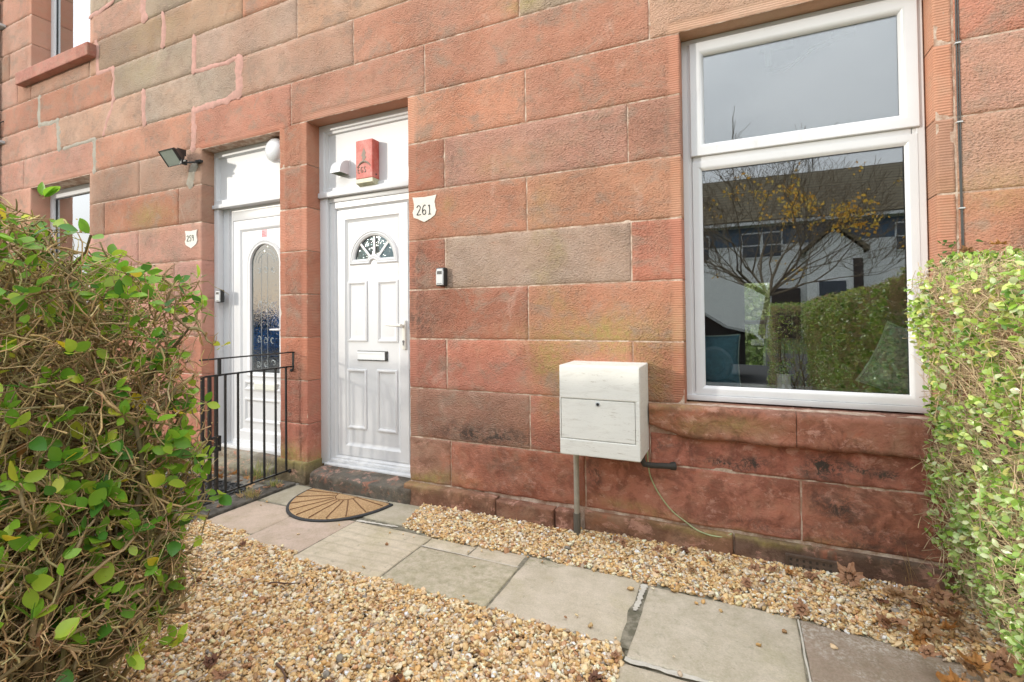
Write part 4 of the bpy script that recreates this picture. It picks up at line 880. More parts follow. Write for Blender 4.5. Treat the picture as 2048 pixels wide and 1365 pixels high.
# vent cowl
m = MB(); x0, x1, zb, zt = -2.790, -2.695, 2.335, 2.445; n = 10; y1_ = .149
L1 = [(y1_ - .095 * math.sin(u) , zb + (zt - zb) * (math.cos(u))) for u in np.linspace(0, math.pi / 2, n)]
L1 = [(y1_, zt)] + [(y1_ - .10 * math.sin(u) ** 1.0, zb + (zt - zb) * math.cos(u) ** .9) for u in np.linspace(.05, math.pi / 2, n)]
for s_ in (x0, x1): pass
V_ = [(x0, a, b) for a, b in L1] + [(x1, a, b) for a, b in L1] + [(x0, y1_, zb), (x1, y1_, zb)]; k = len(L1)
m.add(V_, [(i, i + 1, k + i + 1, k + i) for i in range(k - 1)] + [tuple(range(k)) + (2 * k,), tuple(range(k, 2 * k))[::-1] + (2 * k + 1,)])
vc = empty('vent_cowl', (-2.78, .149, 2.32), 'small white plastic vent cowl on the boarded fanlight', 'vent'); m.build('cowl', M['upvc'], vc)
m = MB(); m.box(x0 - .008, x1 + .008, .146, .1515, zb - .01, zt + .012, .002); m.build('back_plate', M['upvc'], vc)
m = MB(); 
for i in range(7): m.box(x0 + .008, x1 - .008, .056 + i * .012, .061 + i * .012, zb + .004, zb + .008)
for i in range(1): m.box(x0 + .045 + i * .055, x0 + .05 + i * .055, .052, .145, zb + .006, zb + .010)
m.build('grille', plain('grille_green', (.16, .20, .13), .6), vc)
# alarm box
al = empty('alarm_box', (-2.45, .149, 2.2), 'faded red alarm bell box on the white fanlight over door 261', 'alarm box')
t = NT('faded_red'); rc = t.mix(t.ramp(t.noise(12, 6, .75), (.42, 0), (.66, .8)), (.50, .085, .055), (.62, .26, .22))
RM = t.out(rc, .5); ax0, ax1, ay0, ay1, az0, az1 = -2.560, -2.405, .072, .149, 2.262, 2.548
m = MB(); m.box(ax0, ax1, ay0, ay1, az0, az1, .006); m.build('red_cover', RM, al)
m = MB(); zz0 = 2.200
m.add([(ax0, ay0, az0 - .001), (ax1, ay0, az0 - .001), (ax1, ay0, az0 - .030), (ax0, ay0, az0 - .030), (ax0 + .008, ay1 - .01, zz0 + .0), (ax1 - .004, ay1 - .01, zz0), (ax0, ay1, az0 - .001), (ax1, ay1, az0 - .001), (ax0 + .008, ay1, zz0), (ax1 - .004, ay1, zz0), (ax0, ay1, az0 - .03), (ax1, ay1, az0 - .03)],
      [(0, 1, 2, 3), (3, 2, 5, 4), (1, 7, 11, 2), (0, 3, 10, 6), (2, 11, 9, 5), (3, 4, 8, 10), (4, 5, 9, 8)])
m.build('strobe_lens', plain('yellowed_lens', (.50, .49, .33), .4, .2, 60, dirt=((.2, .22, .17), .8)), al)
m = MB(); ay = ay0 - .0015
m.prism([(ax0 + .075, 2.488), (ax0 + .052, 2.43), (ax0 + .063, 2.428), (ax0 + .060, 2.405), (ax0 + .072, 2.385), (ax0 + .098, 2.42), (ax0 + .085, 2.432), (ax0 + .094, 2.45)][::-1], ay, ay0 + .001)
m.tube([(ax0 + .012 + .13 * u, ay, 2.335 + .052 * math.sin(math.pi * (u * .85 + .08))) for u in np.linspace(0, 1, 14)], [.001 + .008 * math.sin(math.pi * u) for u in np.linspace(0, 1, 14)], 6)
strokes(m, 'EGS', ax0 + .016, 2.306, .044, ay, .005)
m.build('printed_logo', plain('faded_ink', (.30, .24, .19), .7), al)
m = MB(); m.lathe((ax1 + .0005, .112, 2.292), (1, 0, 0), [(.007, 0), (.007, .0012)], 14); m.build('screw', M['black'], al)
# meter box
mbx = empty('meter_box', (-.66, 0, .5), 'cream steel gas meter box on the wall left of the window', 'meter box')
X0, X1, Y0, Z0_, Z1_ = -.872, -.450, -.262, .503, .975
m = MB(); m.box(X0, X1, Y0 + .012, .0, Z0_, Z1_, .007); m.box(X0 + .001, X1 - .001, Y0, Y0 + .02, .800, Z1_ - .001, .006); m.box(X0 + .001, X1 - .001, Y0, Y0 + .02, Z0_ + .001, .588, .006); m.box(X0 + .001, X0 + .008, Y0, Y0 + .02, .586, .802, .002); m.box(X1 - .022, X1 - .001, Y0, Y0 + .02, .586, .802, .002)
m.build('case', M['meter'], mbx)
m = MB(); m.box(X0 + .011, X1 - .025, Y0 + .001, Y0 + .015, .591, .797, .002); dr = m.build('meter_door', M['meter'], mbx)
m = MB(); m.lathe((-.663, Y0 + .002, .777), (0, -1, 0), [(.0125, 0), (.0125, .003), (.010, .0045), (.008, .002)], 20); m.build('lock', M['silver'], dr)
m = MB(); m.lathe((-.663, Y0 - .0008, .777), (0, -1, 0), [(.0072, 0), (.0072, .0014)], 16); m.build('keyhole', M['black'], dr)
m = MB(); m.tube([(-.838, -.085, .51), (-.838, -.085, .11)], .0155, 16); cp = plain('grey_pipe', (.36, .33, .27), .6, .2, 30, dirt=((.2, .17, .12), .6)); gp = empty('gas_pipe', (-.84, -.085, 0), 'grey steel pipe rising from the gravel into the meter box', 'pipe'); m.build('pipe', cp, gp, 'auto')
m = MB(); m.tube([(-.838, -.085, .13), (-.838, -.085, -.03)], .0195, 16); m.build('sleeve', plain('dark_sleeve', (.12, .11, .09), .7), gp, 'auto')
m = MB(); m.tube([(-.475, -.10, .515), (-.473, -.098, .475), (-.462, -.090, .447), (-.43, -.075, .440), (-.38, -.055, .438), (-.325, -.040, .437)], .0155, 12); m.lathe((-.325, -.034, .437), (.8, .5, 0), [(.019, -.012), (.022, .0), (.022, .012), (.012, .016)], 16)
m.m = 0; o = m.build('inlet_pipe', plain('bitumen_pipe', (.04, .036, .03), .75, .4, 60, .002), None, 'auto'); tag(o, 'short black pipe from the meter box into the wall', 'pipe')
m = MB(); pts = [(-.452, -.05, .505), (-.452, -.04, .443), (-.448, -.012, .36), (-.403, -.012, .272), (-.336, -.012, .188), (-.27, -.012, .148), (-.215, -.028, .118), (-.15, -.034, .104), (-.085, -.034, .106), (-.046, -.024, .128)]
pp = []
for i in range(len(pts) - 1):
    for u in (0, .25, .5, .75): pp.append(tuple(pts[i][k_] * (1 - u) + pts[i + 1][k_] * u for k_ in range(3)))
pp.append(pts[-1])
for _ in range(3): pp = [pp[0]] + [tuple((pp[i - 1][k_] + pp[i][k_] * 2 + pp[i + 1][k_]) / 4 for k_ in range(3)) for i in range(1, len(pp) - 1)] + [pp[-1]]
m.tube(pp, .0036, 8); tag(m.build('earth_cable', plain('green_yellow_cable', (.36, .42, .22), .5, .3, 80), None, True), 'loose green and yellow earth cable hanging below the meter box', 'cable')
# cable on the right of the window
wc = empty('wall_cable', (.885, 0, 1.4), 'dark twin cable clipped vertically to the wall right of the window', 'cable')
m = MB()
for dx in (0, .0065): m.tube([(.884 + dx + .0015 * math.sin(z * 5 + dx * 300), -.012, z) for z in np.linspace(1.40, 5.9, 60)], .0027, 6)
m.build('twin_cable', plain('grey_cable', (.075, .075, .07), .6), wc)
for z in (1.68, 2.055, 2.40, 2.75, 3.1):
    m = MB(); m.box(.878, .898, -.018, .0, z, z + .006, .001); m.build('clip', M['silver'], wc)
# pipe at the far left
wp = empty('wall_pipe', (-7.88, 0, 2), 'thin dark conduit running up the far left of the wall', 'pipe')
m = MB(); m.tube([(-7.93, -.035, -.02), (-7.93, -.035, 6)], .022, 10); m.build('conduit', plain('conduit_grey', (.10, .11, .09), .6), wp, True)
for z in (3.33, 4.71):
    m = MB(); m.box(-7.96, -7.80, -.06, 0, z, z + .03, .004); m.build('bracket', M['silver'], wp)
m = MB(); m.tube([(-7.83, -.01, 3.6), (-7.86, -.03, 3.58), (-7.88, -.03, 3.5), (-7.90, -.02, 3.35)], .006, 6); m.build('cable', M['black'], wp)

# railing ------------------------------------------------------------
rl = empty('iron_railing', (-3.12, -.36, .09), 'black wrought iron railing between the two front doors', 'railing')
XR = -3.12
m = MB(); m.box(XR - .006, XR + .006, -.735, -.008, .862, .874, .001); m.build('rail', M['iron'], rl)
m = MB(); m.box(XR - .006, XR + .006, -.755, -.028, .078, .090, .001); m.build('rail', M['iron'], rl)
m = MB(); m.box(XR - .0055, XR + .0055, -.735, .0, .972, .982, .001); m.box(XR - .011, XR + .011, -.012, .004, .845, .982, .002); m.build('top_rail', M['iron'], rl)
for y in (-.562, -.470, -.368, -.266, -.169, -.077):
    m = MB(); m.box(XR - .006, XR + .006, y - .006, y + .006, .078, .872, .001); m.build('bar', M['iron'], rl)
m = MB(); m.box(XR - .008, XR + .008, -.612, -.594, .86, .98, .001); m.build('bar', M['iron'], rl)
for z in (.838, .075):
    m = MB(); m.lathe((XR, -.018 if z > .5 else -.04, z), (0, -1, 0), [(.006, -.03), (.006, 0), (.013, .002), (.013, .012), (.006, .02)], 10); m.build('fixing', M['iron'], rl)
gt = empty('iron_gate', (-3.12, -.70, .08), 'black iron gate folded at the outer end of the railing', 'gate')
for y in (-.625, -.670, -.716):
    m = MB(); m.box(XR - .009, XR + .009, y - .009, y + .009, .080, .874, .001); m.build('bar', M['iron'], gt)
m = MB()
for (a, b) in ((.37, .385), (.455, .47)): m.box(XR - .012, XR + .012, -.690, -.600, a, b, .002)
m.box(XR - .012, XR + .012, -.612, -.598, .37, .47, .002); m.box(XR - .012, XR + .012, -.694, -.68, .37, .47, .002); m.build('latch', M['iron'], gt)
# rubber ring mat behind the railing
m = MB()
for i in range(11):
    for j in range(7):
        cx_, cy_ = -3.98 + i * .068 + (j % 2) * .034, -.66 + j * .062; L_ = []
        for rr_, zz in ((.034, .0), (.034, .012), (.021, .012), (.021, .0)): L_.append([(cx_ + rr_ * math.cos(a), cy_ + rr_ * math.sin(a), zz) for a in np.linspace(0, 2 * math.pi, 9)[:-1]])
        m.loops(L_)
tag(m.build('ring_mat', M['rubber'], None, 'auto'), 'black rubber ring mat lying behind the railing', 'mat')
# door mat
dm = empty('doormat', (-2.44, -.3, 0), 'half round coir doormat with sunburst pattern below door 261', 'doormat')
mc = Vector((-2.442, -.130)); A, B_ = .372, .425; th0 = R(-1.5)
def mp_(a, s=1.0, z=0.0, dy=0.0): 
    x, y = A * s * math.cos(a), -B_ * s * math.sin(a) + dy
    return (mc.x + x * math.cos(th0) - y * math.sin(th0), mc.y + x * math.sin(th0) + y * math.cos(th0), z)
def outline(s, z, dy=0.0, n=48): return [mp_(a, s, z, dy) for a in np.linspace(0, math.pi, n)]
m = MB(); m.loops([outline(1.0, .006), outline(1.0, .012), outline(.985, .016), outline(.945, .016), outline(.935, .013)], capend=True); m.build('rubber_base', M['rubber'], dm, 'auto')
t = NT('coir'); sp_ = t.n('TexWave', {'wave_type': 'BANDS', 'bands_direction': 'X'}, Vector=t.co(rot=(0, 0, R(38))), Scale=26, Distortion=1.5, Detail=2).outputs[0]
c = t.mix(sp_, (.56, .34, .16), (.76, .55, .32)); c = t.mix(t.ramp(t.noise(120, 4), (.4, .6), (.65, 0)), c, (.36, .19, .07)); CM = t.out(c, .95, t.bump(t.math('ADD', sp_, t.noise(220, 3)), .004))
m = MB(); m.loops([outline(.935, .0135, -.012), outline(.92, .021, -.014), outline(.5, .0225, -.02)], capend=True); m.build('coir_pile', CM, dm, True)
m = MB(); m.keep = False
for a in np.linspace(R(8), R(172), 10):
    p = [mp_(a, s, .0225, -.014) for s in np.linspace(.24, .925, 12)]; p = [(q[0] + random.uniform(-.002, .002), q[1], q[2]) for q in p]; m.tube(p, .0045, 5)
m.tube([mp_(a, .22, .0225, -.014) for a in np.linspace(R(2), R(178), 20)], .004, 5)
m.build('sunburst_lines', plain('burnt_coir', (.20, .105, .045), .95, .4, 120), dm)

# ------------------------------------------------------------------ inside the window
def cushion(x, y, z, w_, h, dep, lean, rz, label, col, pip, name='cushion'):
    o = empty(name, (x, y, z), label, 'cushion'); n = 24; V_ = []; F_ = []
    def pt(u, v, s):
        px, pz = (u - .5) * w_, v * h; eu, ev = 1 - abs(2 * u - 1) ** 2.6, 1 - abs(2 * v - 1) ** 2.6
        pinch = .07 * ((2 * u - 1) ** 2 * (1 - (2 * v - 1) ** 2)); px *= 1 - pinch; pz = (pz - h / 2) * (1 - .07 * ((2 * v - 1) ** 2 * (1 - (2 * u - 1) ** 2))) + h / 2
        d = dep / 2 * (max(eu, 0) * max(ev, 0)) ** .45 * s + .006 * math.sin(u * 19 + v * 7) * eu * ev
        return Vector((px, d, pz))
    Mx = Matrix.Translation((x, y, z)) @ Matrix.Rotation(rz, 4, 'Z') @ Matrix.Rotation(lean, 4, 'Y')
    for s in (-1, 1):
        b = len(V_)
        for i in range(n + 1):
            for j in range(n + 1): V_.append(Mx @ pt(i / n, j / n, s))
        for i in range(n):
            for j in range(n):
                q = (b + i * (n + 1) + j, b + (i + 1) * (n + 1) + j, b + (i + 1) * (n + 1) + j + 1, b + i * (n + 1) + j + 1); F_.append(q if s < 0 else q[::-1])
    m = MB(); m.keep = True; m.add(V_, F_); m.build('cover', col, o, True)
    m = MB(); ring = [Mx @ pt(i / n, 0, 0) for i in range(n)] + [Mx @ pt(1, i / n, 0) for i in range(n)] + [Mx @ pt(1 - i / n, 1, 0) for i in range(n)] + [Mx @ pt(0, 1 - i / n, 0) for i in range(n)] + [Mx @ pt(0, 0, 0)]
    m.tube(ring, .0045, 6); m.build('piping', pip, o, True)
cushion(-.155, .27, .82, .33, .30, .11, 0.0, R(6), 'navy blue cushion with pale piping inside the window at left', plain('navy_cloth', (.10, .27, .36), .9, .3, 50, .0008), plain('pale_piping', (.42, .55, .50), .8))
t = NT('leaf_print'); cc_ = t.mix(t.ramp(t.noise(16, 6, .8, dist=2), (.42, 0), (.56, 1)), (.14, .25, .21), (.48, .62, .52)); cc_ = t.mix(t.ramp(t.noise(28, 3, dist=1), (.62, 0), (.7, .8)), cc_, (.35, .25, .2))
cushion(.715, .24, .815, .38, .325, .11, R(24), R(-4), 'dark green patterned cushion with pale piping inside the window at right', t.out(cc_, .9), plain('pale_piping_b', (.48, .62, .55), .8))
pl = empty('potted_plant', (.215, .20, .822), 'small green plant in a white pot on the window board', 'potted plant')
m = MB(); m.lathe((.215, .20, .822), (0, 0, 1), [(.030, 0), (.033, .004), (.0335, .095), (.031, .096), (.030, .085)], 28); m.build('pot', upvc('pot_white', (.80, .80, .76), .35), pl, 'auto')
m = MB(); m.keep = True
for k in range(95):
    a = random.uniform(0, 6.28); rr = random.uniform(.005, .045); zz = .92 + random.uniform(0, .065) - rr * .3; c0 = Vector((.215 + rr * math.cos(a), .20 + rr * math.sin(a), zz)); d1 = Vector((random.gauss(0, 1), random.gauss(0, 1), random.gauss(.3, .6))).normalized() * .011; d2 = d1.orthogonal().normalized() * .007
    m.add([c0 - d1, c0 + d2, c0 + d1, c0 - d2], [(0, 1, 2, 3)])
for k in range(16):
    a = random.uniform(0, 6.28); m.tube([(.215, .20, .905), (.215 + .035 * math.cos(a), .20 + .035 * math.sin(a), .95)], .001, 4)
m.build('foliage', plain('pot_leaf', (.12, .30, .05), .5, .4, 90), pl)
m = MB(); m.box(-.55, .62, .62, 1.45, .10, .56, .04); m.box(-.55, .62, .60, .80, .5, .78, .04); tag(m.build('sofa', plain('dark_sofa', (.03, .035, .04), .9, .3, 30)), 'dark sofa back standing inside the room behind the window', 'sofa')
m = MB(); m.box(.34, .62, 4.4, 4.95, .1, 1.20, .01); m.box(.36, .60, 4.37, 4.41, .62, 1.16, .004); m.box(.36, .60, 4.37, 4.41, .16, .56, .004); tag(m.build('cabinet', plain('dark_wood', (.03, .022, .018), .5)), 'tall dark cabinet at the back of the room', 'cabinet')
# dark hanging cables behind the top pane
hc = empty('hanging_cables', (.3, .2, 2.6), 'dark cable bundle hanging inside the top of the window', 'cables')
m = MB()
for k, (z0_, z1_) in enumerate(((2.60, 2.58), (2.585, 2.565))):
    m.tube([(.17 + .30 * u, .20 + .02 * k, 2.535 - k * .012 + .10 * u ** .6 - .04 * math.sin(math.pi * min(1, u * 1.6)) * (1 if u < .62 else 0)) for u in np.linspace(0, 1, 18)], .0028, 6)
m.build('cable', M['black'], hc); m = MB(); m.box(.155, .185, .18, .22, 2.55, 2.65, .006); m.box(.13, .29, .185, .22, 2.635, 2.67, .005); m.box(.46, .56, .18, .23, 2.635, 2.69, .012); m.build('holder', plain('dark_holder', (.07, .085, .06), .7), hc)

# ------------------------------------------------------------------ hedges
def tubes_np(paths, radii, n=5):
    """paths (k,m,3) radii (k,m) -> V,F"""
    k, mm, _ = paths.shape; T = np.gradient(paths, axis=1); T /= np.linalg.norm(T, axis=2, keepdims=True) + 1e-9
    up = np.array([.31, .57, .76]); A_ = np.cross(T, up); A_ /= np.linalg.norm(A_, axis=2, keepdims=True) + 1e-9; B2 = np.cross(T, A_)
    th = np.arange(n) * 2 * np.pi / n
    V_ = paths[:, :, None, :] + radii[:, :, None, None] * (A_[:, :, None, :] * np.cos(th)[None, None, :, None] + B2[:, :, None, :] * np.sin(th)[None, None, :, None])
    idx = np.arange(k * mm * n).reshape(k, mm, n); a = idx[:, :-1, :]; b = idx[:, 1:, :]; a2 = np.roll(a, -1, 2); b2 = np.roll(b, -1, 2)
    return V_.reshape(-1, 3), np.stack([a, a2, b2, b], -1).reshape(-1, 4)
def wiggle(P0, D0, L_, m_, wob, up=.0):
    k = len(P0); P = np.zeros((k, m_, 3)); P[:, 0] = P0; D = D0.copy(); st = L_ / (m_ - 1)
    for i in range(1, m_):
        D = D + rng.normal(0, wob, (k, 3)); D[:, 2] += up; D /= np.linalg.norm(D, axis=1, keepdims=True); P[:, i] = P[:, i - 1] + D * st[:, None]
    return P, D
def unit(k): d = rng.normal(size=(k, 3)); return d / np.linalg.norm(d, axis=1, keepdims=True)
def leaves_np(P, D, Nn, ln, wd, fold=.25, curl=.35, rows_=5, ob=.8):
    """leaf blades: base P, direction D, normal Nn"""
    k = len(P); S_ = np.cross(D, Nn); S_ /= np.linalg.norm(S_, axis=1, keepdims=True) + 1e-9; Nn = np.cross(S_, D)
    us = np.linspace(0, 1, rows_); pw = np.sin(np.pi * us ** ob) ** .75; pw[0] = .04; pw[-1] = .05
    Vv = np.zeros((k, rows_, 3, 3)); cu = curl * rng.uniform(-.3, 1.2, k)
    for i, u in enumerate(us):
        c0 = P + D * (ln * u)[:, None] - Nn * (cu * ln * u * u * .6)[:, None]
        for j, s in enumerate((-1, 0, 1)): Vv[:, i, j] = c0 + S_ * (s * wd * .5 * pw[i])[:, None] + Nn * (abs(s) * fold * wd * .5 * pw[i])[:, None]
    idx = np.arange(k * rows_ * 3).reshape(k, rows_, 3); F_ = np.stack([idx[:, :-1, :-1], idx[:, 1:, :-1], idx[:, 1:, 1:], idx[:, :-1, 1:]], -1).reshape(-1, 4)
    return Vv.reshape(-1, 3), F_, rows_ * 3
LM = leaf_mat('privet_leaf', .34, .42, .5); LM2 = leaf_mat('small_leaf', .26, .25, .8)
def cols(n, pal, pr, per): 
    pal = np.array(pal); pr = np.array(pr); c = pal[rng.choice(len(pal), n, p=pr / pr.sum())] * rng.uniform(.8, 1.2, (n, 1)); c4 = np.ones((n, per, 4)); c4[:, :, :3] = c[:, None, :]; return c4.reshape(-1, 4)
# left hedge: bare, woody, few leaves
hl = empty('left_hedge', (-1.8, -2.6, 0), 'sparse woody privet hedge with few green leaves at left', 'hedge')
HX0, HX1, HY0, HY1 = -2.62, -1.385, -2.66, -1.84
K = 210
b0 = np.stack([rng.uniform(HX0 + .1, HX1 - .10, K), rng.uniform(HY0 + .1, HY1 - .12, K), np.full(K, -.03)], -1)
d0 = np.stack([rng.normal(.06, .30, K), rng.normal(.04, .30, K), np.full(K, 1.0)], -1); d0 /= np.linalg.norm(d0, axis=1, keepdims=True)
Pm, Dm = wiggle(b0, d0, rng.uniform(1.15, 1.6, K), 16, .17, .07)
def inside(P, pad=0.0):
    z = P[:, 2]; ztop = 1.49 + .04 * np.sin(P[:, 1] * 7) + np.clip((P[:, 1] + 2.15) * -.0, -1, 1) - np.clip(P[:, 1] + 2.15, 0, 1) * .45; xr = HX1 + pad - .10 * np.clip((.55 - z) / .55, 0, 1) ; yr = HY1 + pad - .16 * np.clip((.7 - z) / .7, 0, 1)
    return (P[:, 0] < xr) & (P[:, 0] > HX0 - .1) & (P[:, 1] < yr) & (z < ztop + pad)
rm = np.linspace(1, .28, 16)[None] * rng.uniform(.006, .0135, K)[:, None]
alln = []
allr = []
def clipr(P, r_, pad=.0):
    k, mm, _ = P.shape; ok = inside(P.reshape(-1, 3), pad).reshape(k, mm); ok = np.cumprod(ok, 1); 
    for i in range(1, mm):
        bad = ok[:, i] == 0; P[bad, i] = P[bad, i - 1] + (P[bad, i] - P[bad, i - 1]) * .02
    return P, r_
Pm, rm = clipr(Pm, rm)
# second order
def spawn(P, r_, per, lmin, lmax, m_, wob, up, rs, zmin, outw=.5):
    k, mm, _ = P.shape; n = k * per; pi_ = rng.integers(0, k, n); si = rng.integers(int(mm * .2), mm - 1, n); O = P[pi_, si]; ok = O[:, 2] > zmin; pi_, si, O = pi_[ok], si[ok], O[ok]; n = len(O)
    T = P[pi_, si + 1] - P[pi_, si]; T /= np.linalg.norm(T, axis=1, keepdims=True) + 1e-9
    D = T * .55 + unit(n) * .75; D[:, 0] += outw * .25; D[:, 2] += .15; D /= np.linalg.norm(D, axis=1, keepdims=True)
    Q, De = wiggle(O, D, rng.uniform(lmin, lmax, n), m_, wob, up); rr = np.linspace(1, .4, m_)[None] * rng.uniform(rs * .7, rs * 1.3, n)[:, None]; return Q, rr, De
P2_, r2_, D2_ = spawn(Pm, rm, 10, .12, .36, 8, .32, .05, .0050, .22); P2_, r2_ = clipr(P2_, r2_, .02)
P3_, r3_, D3_ = spawn(P2_, r2_, 5, .06, .22, 6, .36, .04, .0027, .28); P3_, r3_ = clipr(P3_, r3_, .02)
P4_, r4_, D4_ = spawn(P3_, r3_, 1, .03, .09, 4, .3, .02, .0015, .3)
nS = 60000; Ps = np.stack([rng.uniform(HX0, HX1 + .03, nS), rng.uniform(HY0, HY1 + .03, nS), rng.uniform(.30, 1.56, nS)], -1)
okk = inside(Ps, .02) & ~inside(Ps + np.array([.17, 0, 0]), 0) | inside(Ps, .02) & ~inside(Ps + np.array([0, .17, 0]), 0) | inside(Ps, .02) & ~inside(Ps + np.array([0, 0, .13]), 0)
Ps = Ps[okk]; Ps = Ps[rng.random(len(Ps)) < np.clip((Ps[:, 2] - .25) / .5, .15, 1)][:12500]; nS = len(Ps); D = unit(nS) * .85 + np.array([.25, .12, .45]); D /= np.linalg.norm(D, axis=1, keepdims=True); L_ = rng.uniform(.03, .11, nS)
P5_, _ = wiggle(Ps - D * (L_ * .6)[:, None], D, L_, 5, .25, .04); r5_ = np.linspace(1, .55, 5)[None] * rng.uniform(.0009, .0026, nS)[:, None]; P5_, r5_ = clipr(P5_, r5_, .015)
# stubby low laterals
wv = []; wf = []; n0 = 0; wc4 = []
for P_, r_, nn_, cbase in ((Pm, rm, 7, (.26, .20, .10)), (P2_, r2_, 5, (.38, .28, .14)), (P3_, r3_, 4, (.52, .38, .19)), (P4_, r4_, 3, (.56, .41, .21)), (P5_, r5_, 4, (.54, .40, .20))):
    r_ = r_ * (1 + .22 * rng.normal(size=r_.shape).clip(-1.3, 2)); a, b = tubes_np(P_, r_, nn_); wv.append(a); wf.append(b + n0); n0 += len(a); c4 = np.ones((len(P_), P_.shape[1] * nn_, 4)); c4[:, :, :3] = (np.array(cbase) * rng.uniform(.5, 1.45, (len(P_), 1)) * (1 + rng.normal(0, .07, (len(P_), 3))))[:, None, :]; wc4.append(c4.reshape(-1, 4))
npmesh('branches', np.concatenate(wv), np.concatenate(wf), M['wood'], hl, dict(bcol=np.concatenate(wc4)))
tips = np.concatenate([P3_[:, -1], P5_[:, -1], P2_[:, -1]]); tips = tips[inside(tips, .08)]
camp = np.array([0, -2.75, 1.24]); dist = np.linalg.norm(tips - camp, axis=1); tips = tips[dist > .98]
pr_ = np.full(len(tips), .014); pr_ += .16 * (tips[:, 2] > 1.24) * (tips[:, 1] > -2.7); pr_ += .10 * (tips[:, 0] > HX1 - .22) * (tips[:, 2] > .3); pr_ += .10 * (tips[:, 0] > HX1 - .3) * (tips[:, 2] < .95) * (tips[:, 2] > .5); pr_ += .05 * (tips[:, 1] > HY1 - .15)
pr_ *= .45
sel = tips[rng.random(len(tips)) < pr_]; nl = rng.integers(2, 6, len(sel)); LP = np.repeat(sel, nl, 0); n = len(LP)
LD = unit(n) * .9 + np.array([.25, 0, .35]); LD /= np.linalg.norm(LD, axis=1, keepdims=True); LN = unit(n) * .7 + np.array([.35, -.2, .7])
LP = LP + LD * .006; ln = rng.uniform(.024, .048, n) * np.where(LP[:, 2] < 1.0, 1.1, .9); 
a, b, per = leaves_np(LP, LD, LN, ln, ln * rng.uniform(.55, .76, n), .20, .35, 8, .95)
npmesh('foliage', a, b, LM, hl, dict(bcol=cols(n, [(.18, .40, .04), (.28, .52, .05), (.09, .26, .04), (.44, .62, .07), (.62, .68, .08), (.85, .70, .05), (.45, .22, .09)], [.26, .3, .16, .18, .06, .02, .003], per)))
# orange leaf caught on the hedge top
lab_ = put_leaf(-2.06, -2.22, 1.50, .85, 2, 'bright orange leaf caught on top of the woody left hedge', None, .2); lab_.rotation_euler = (R(80), R(10), R(60))
# right hedge: clipped, dense, small leaves
hr = empty('right_hedge', (1.2, -1.6, 0), 'clipped hedge of small glossy leaves right of the window', 'hedge')
def shell(n, seg):
    """points on the hedge surface with outward normals"""
    P = []; N_ = []
    (x0, x1, y0, y1, zt) = seg
    A1 = (y1 - y0) * zt; A2 = (x1 - x0) * (y1 - y0); A3 = (x1 - x0) * zt
    tot = A1 * 2 + A2 + A3 * 2; 
    for A_, kind in ((A1, 'L'), (A1 * .35, 'R'), (A2, 'T'), (A3, 'F'), (A3 * .6, 'B')):
        k = int(n * A_ / tot); u = rng.random(k); v = rng.random(k)
        if kind == 'L': p = np.stack([np.full(k, x0), y0 + u * (y1 - y0), .05 + v * (zt - .05)], -1); q = np.tile([-1., 0, 0], (k, 1))
        if kind == 'R': p = np.stack([np.full(k, x1), y0 + u * (y1 - y0), .05 + v * (zt - .05)], -1); q = np.tile([1., 0, 0], (k, 1))
        if kind == 'T': p = np.stack([x0 + u * (x1 - x0), y0 + v * (y1 - y0), np.full(k, zt)], -1); q = np.tile([0., 0, 1], (k, 1))
        if kind == 'F': p = np.stack([x0 + u * (x1 - x0), np.full(k, y0), .05 + v * (zt - .05)], -1); q = np.tile([0., -1, 0], (k, 1))
        if kind == 'B': p = np.stack([x0 + u * (x1 - x0), np.full(k, y1), .05 + v * (zt - .05)], -1); q = np.tile([0., 1, 0], (k, 1))
        P.append(p); N_.append(q)
    return np.concatenate(P), np.concatenate(N_)
def shape(P, N_, seg, street=False):
    """taper, rounding and bulges"""
    (x0, x1, y0, y1, zt) = seg; z = P[:, 2].copy(); P = P.copy()
    b = (fbm(P[:, 1] * 5 + P[:, 0] * 3, z * 5, 61, 3) - .5) * .11
    P += N_ * b[:, None]
    if not street:
        k = N_[:, 0] < -.5; P[k, 0] += .13 * np.clip((.75 - z[k]) / .75, 0, 1) ** 1.2 - .045 * np.exp(-((z[k] - 1.22) / .2) ** 2)
        top = np.clip((z - (zt - .10)) / .10, 0, 1); ex = np.clip((x0 + .12 - P[:, 0]) / .12, 0, 1); P[:, 0] += .06 * top ** 2 * (N_[:, 0] < -.5); P[:, 2] -= .07 * ex ** 2 * (N_[:, 2] > .5)
        P[:, 2] -= np.clip(-.1 - P[:, 1], 0, .7) * .10 * np.clip(z / zt, 0, 1) ** 3
    return P
PALR = [(.42, .60, .12), (.28, .48, .07), (.58, .70, .24), (.12, .26, .04), (.66, .66, .20), (.60, .70, .40)]; PPR = [.28, .25, .16, .12, .07, .12]
segs = [((.735, 1.75, -3.65, -.045, 1.45), 98000, False), ((.36, 1.75, -4.25, -3.66, 1.34), 12000, True)]
LV = []; LF = []; LCc = []; TV = []; TF = []; TC = []; n0 = 0; t0 = 0
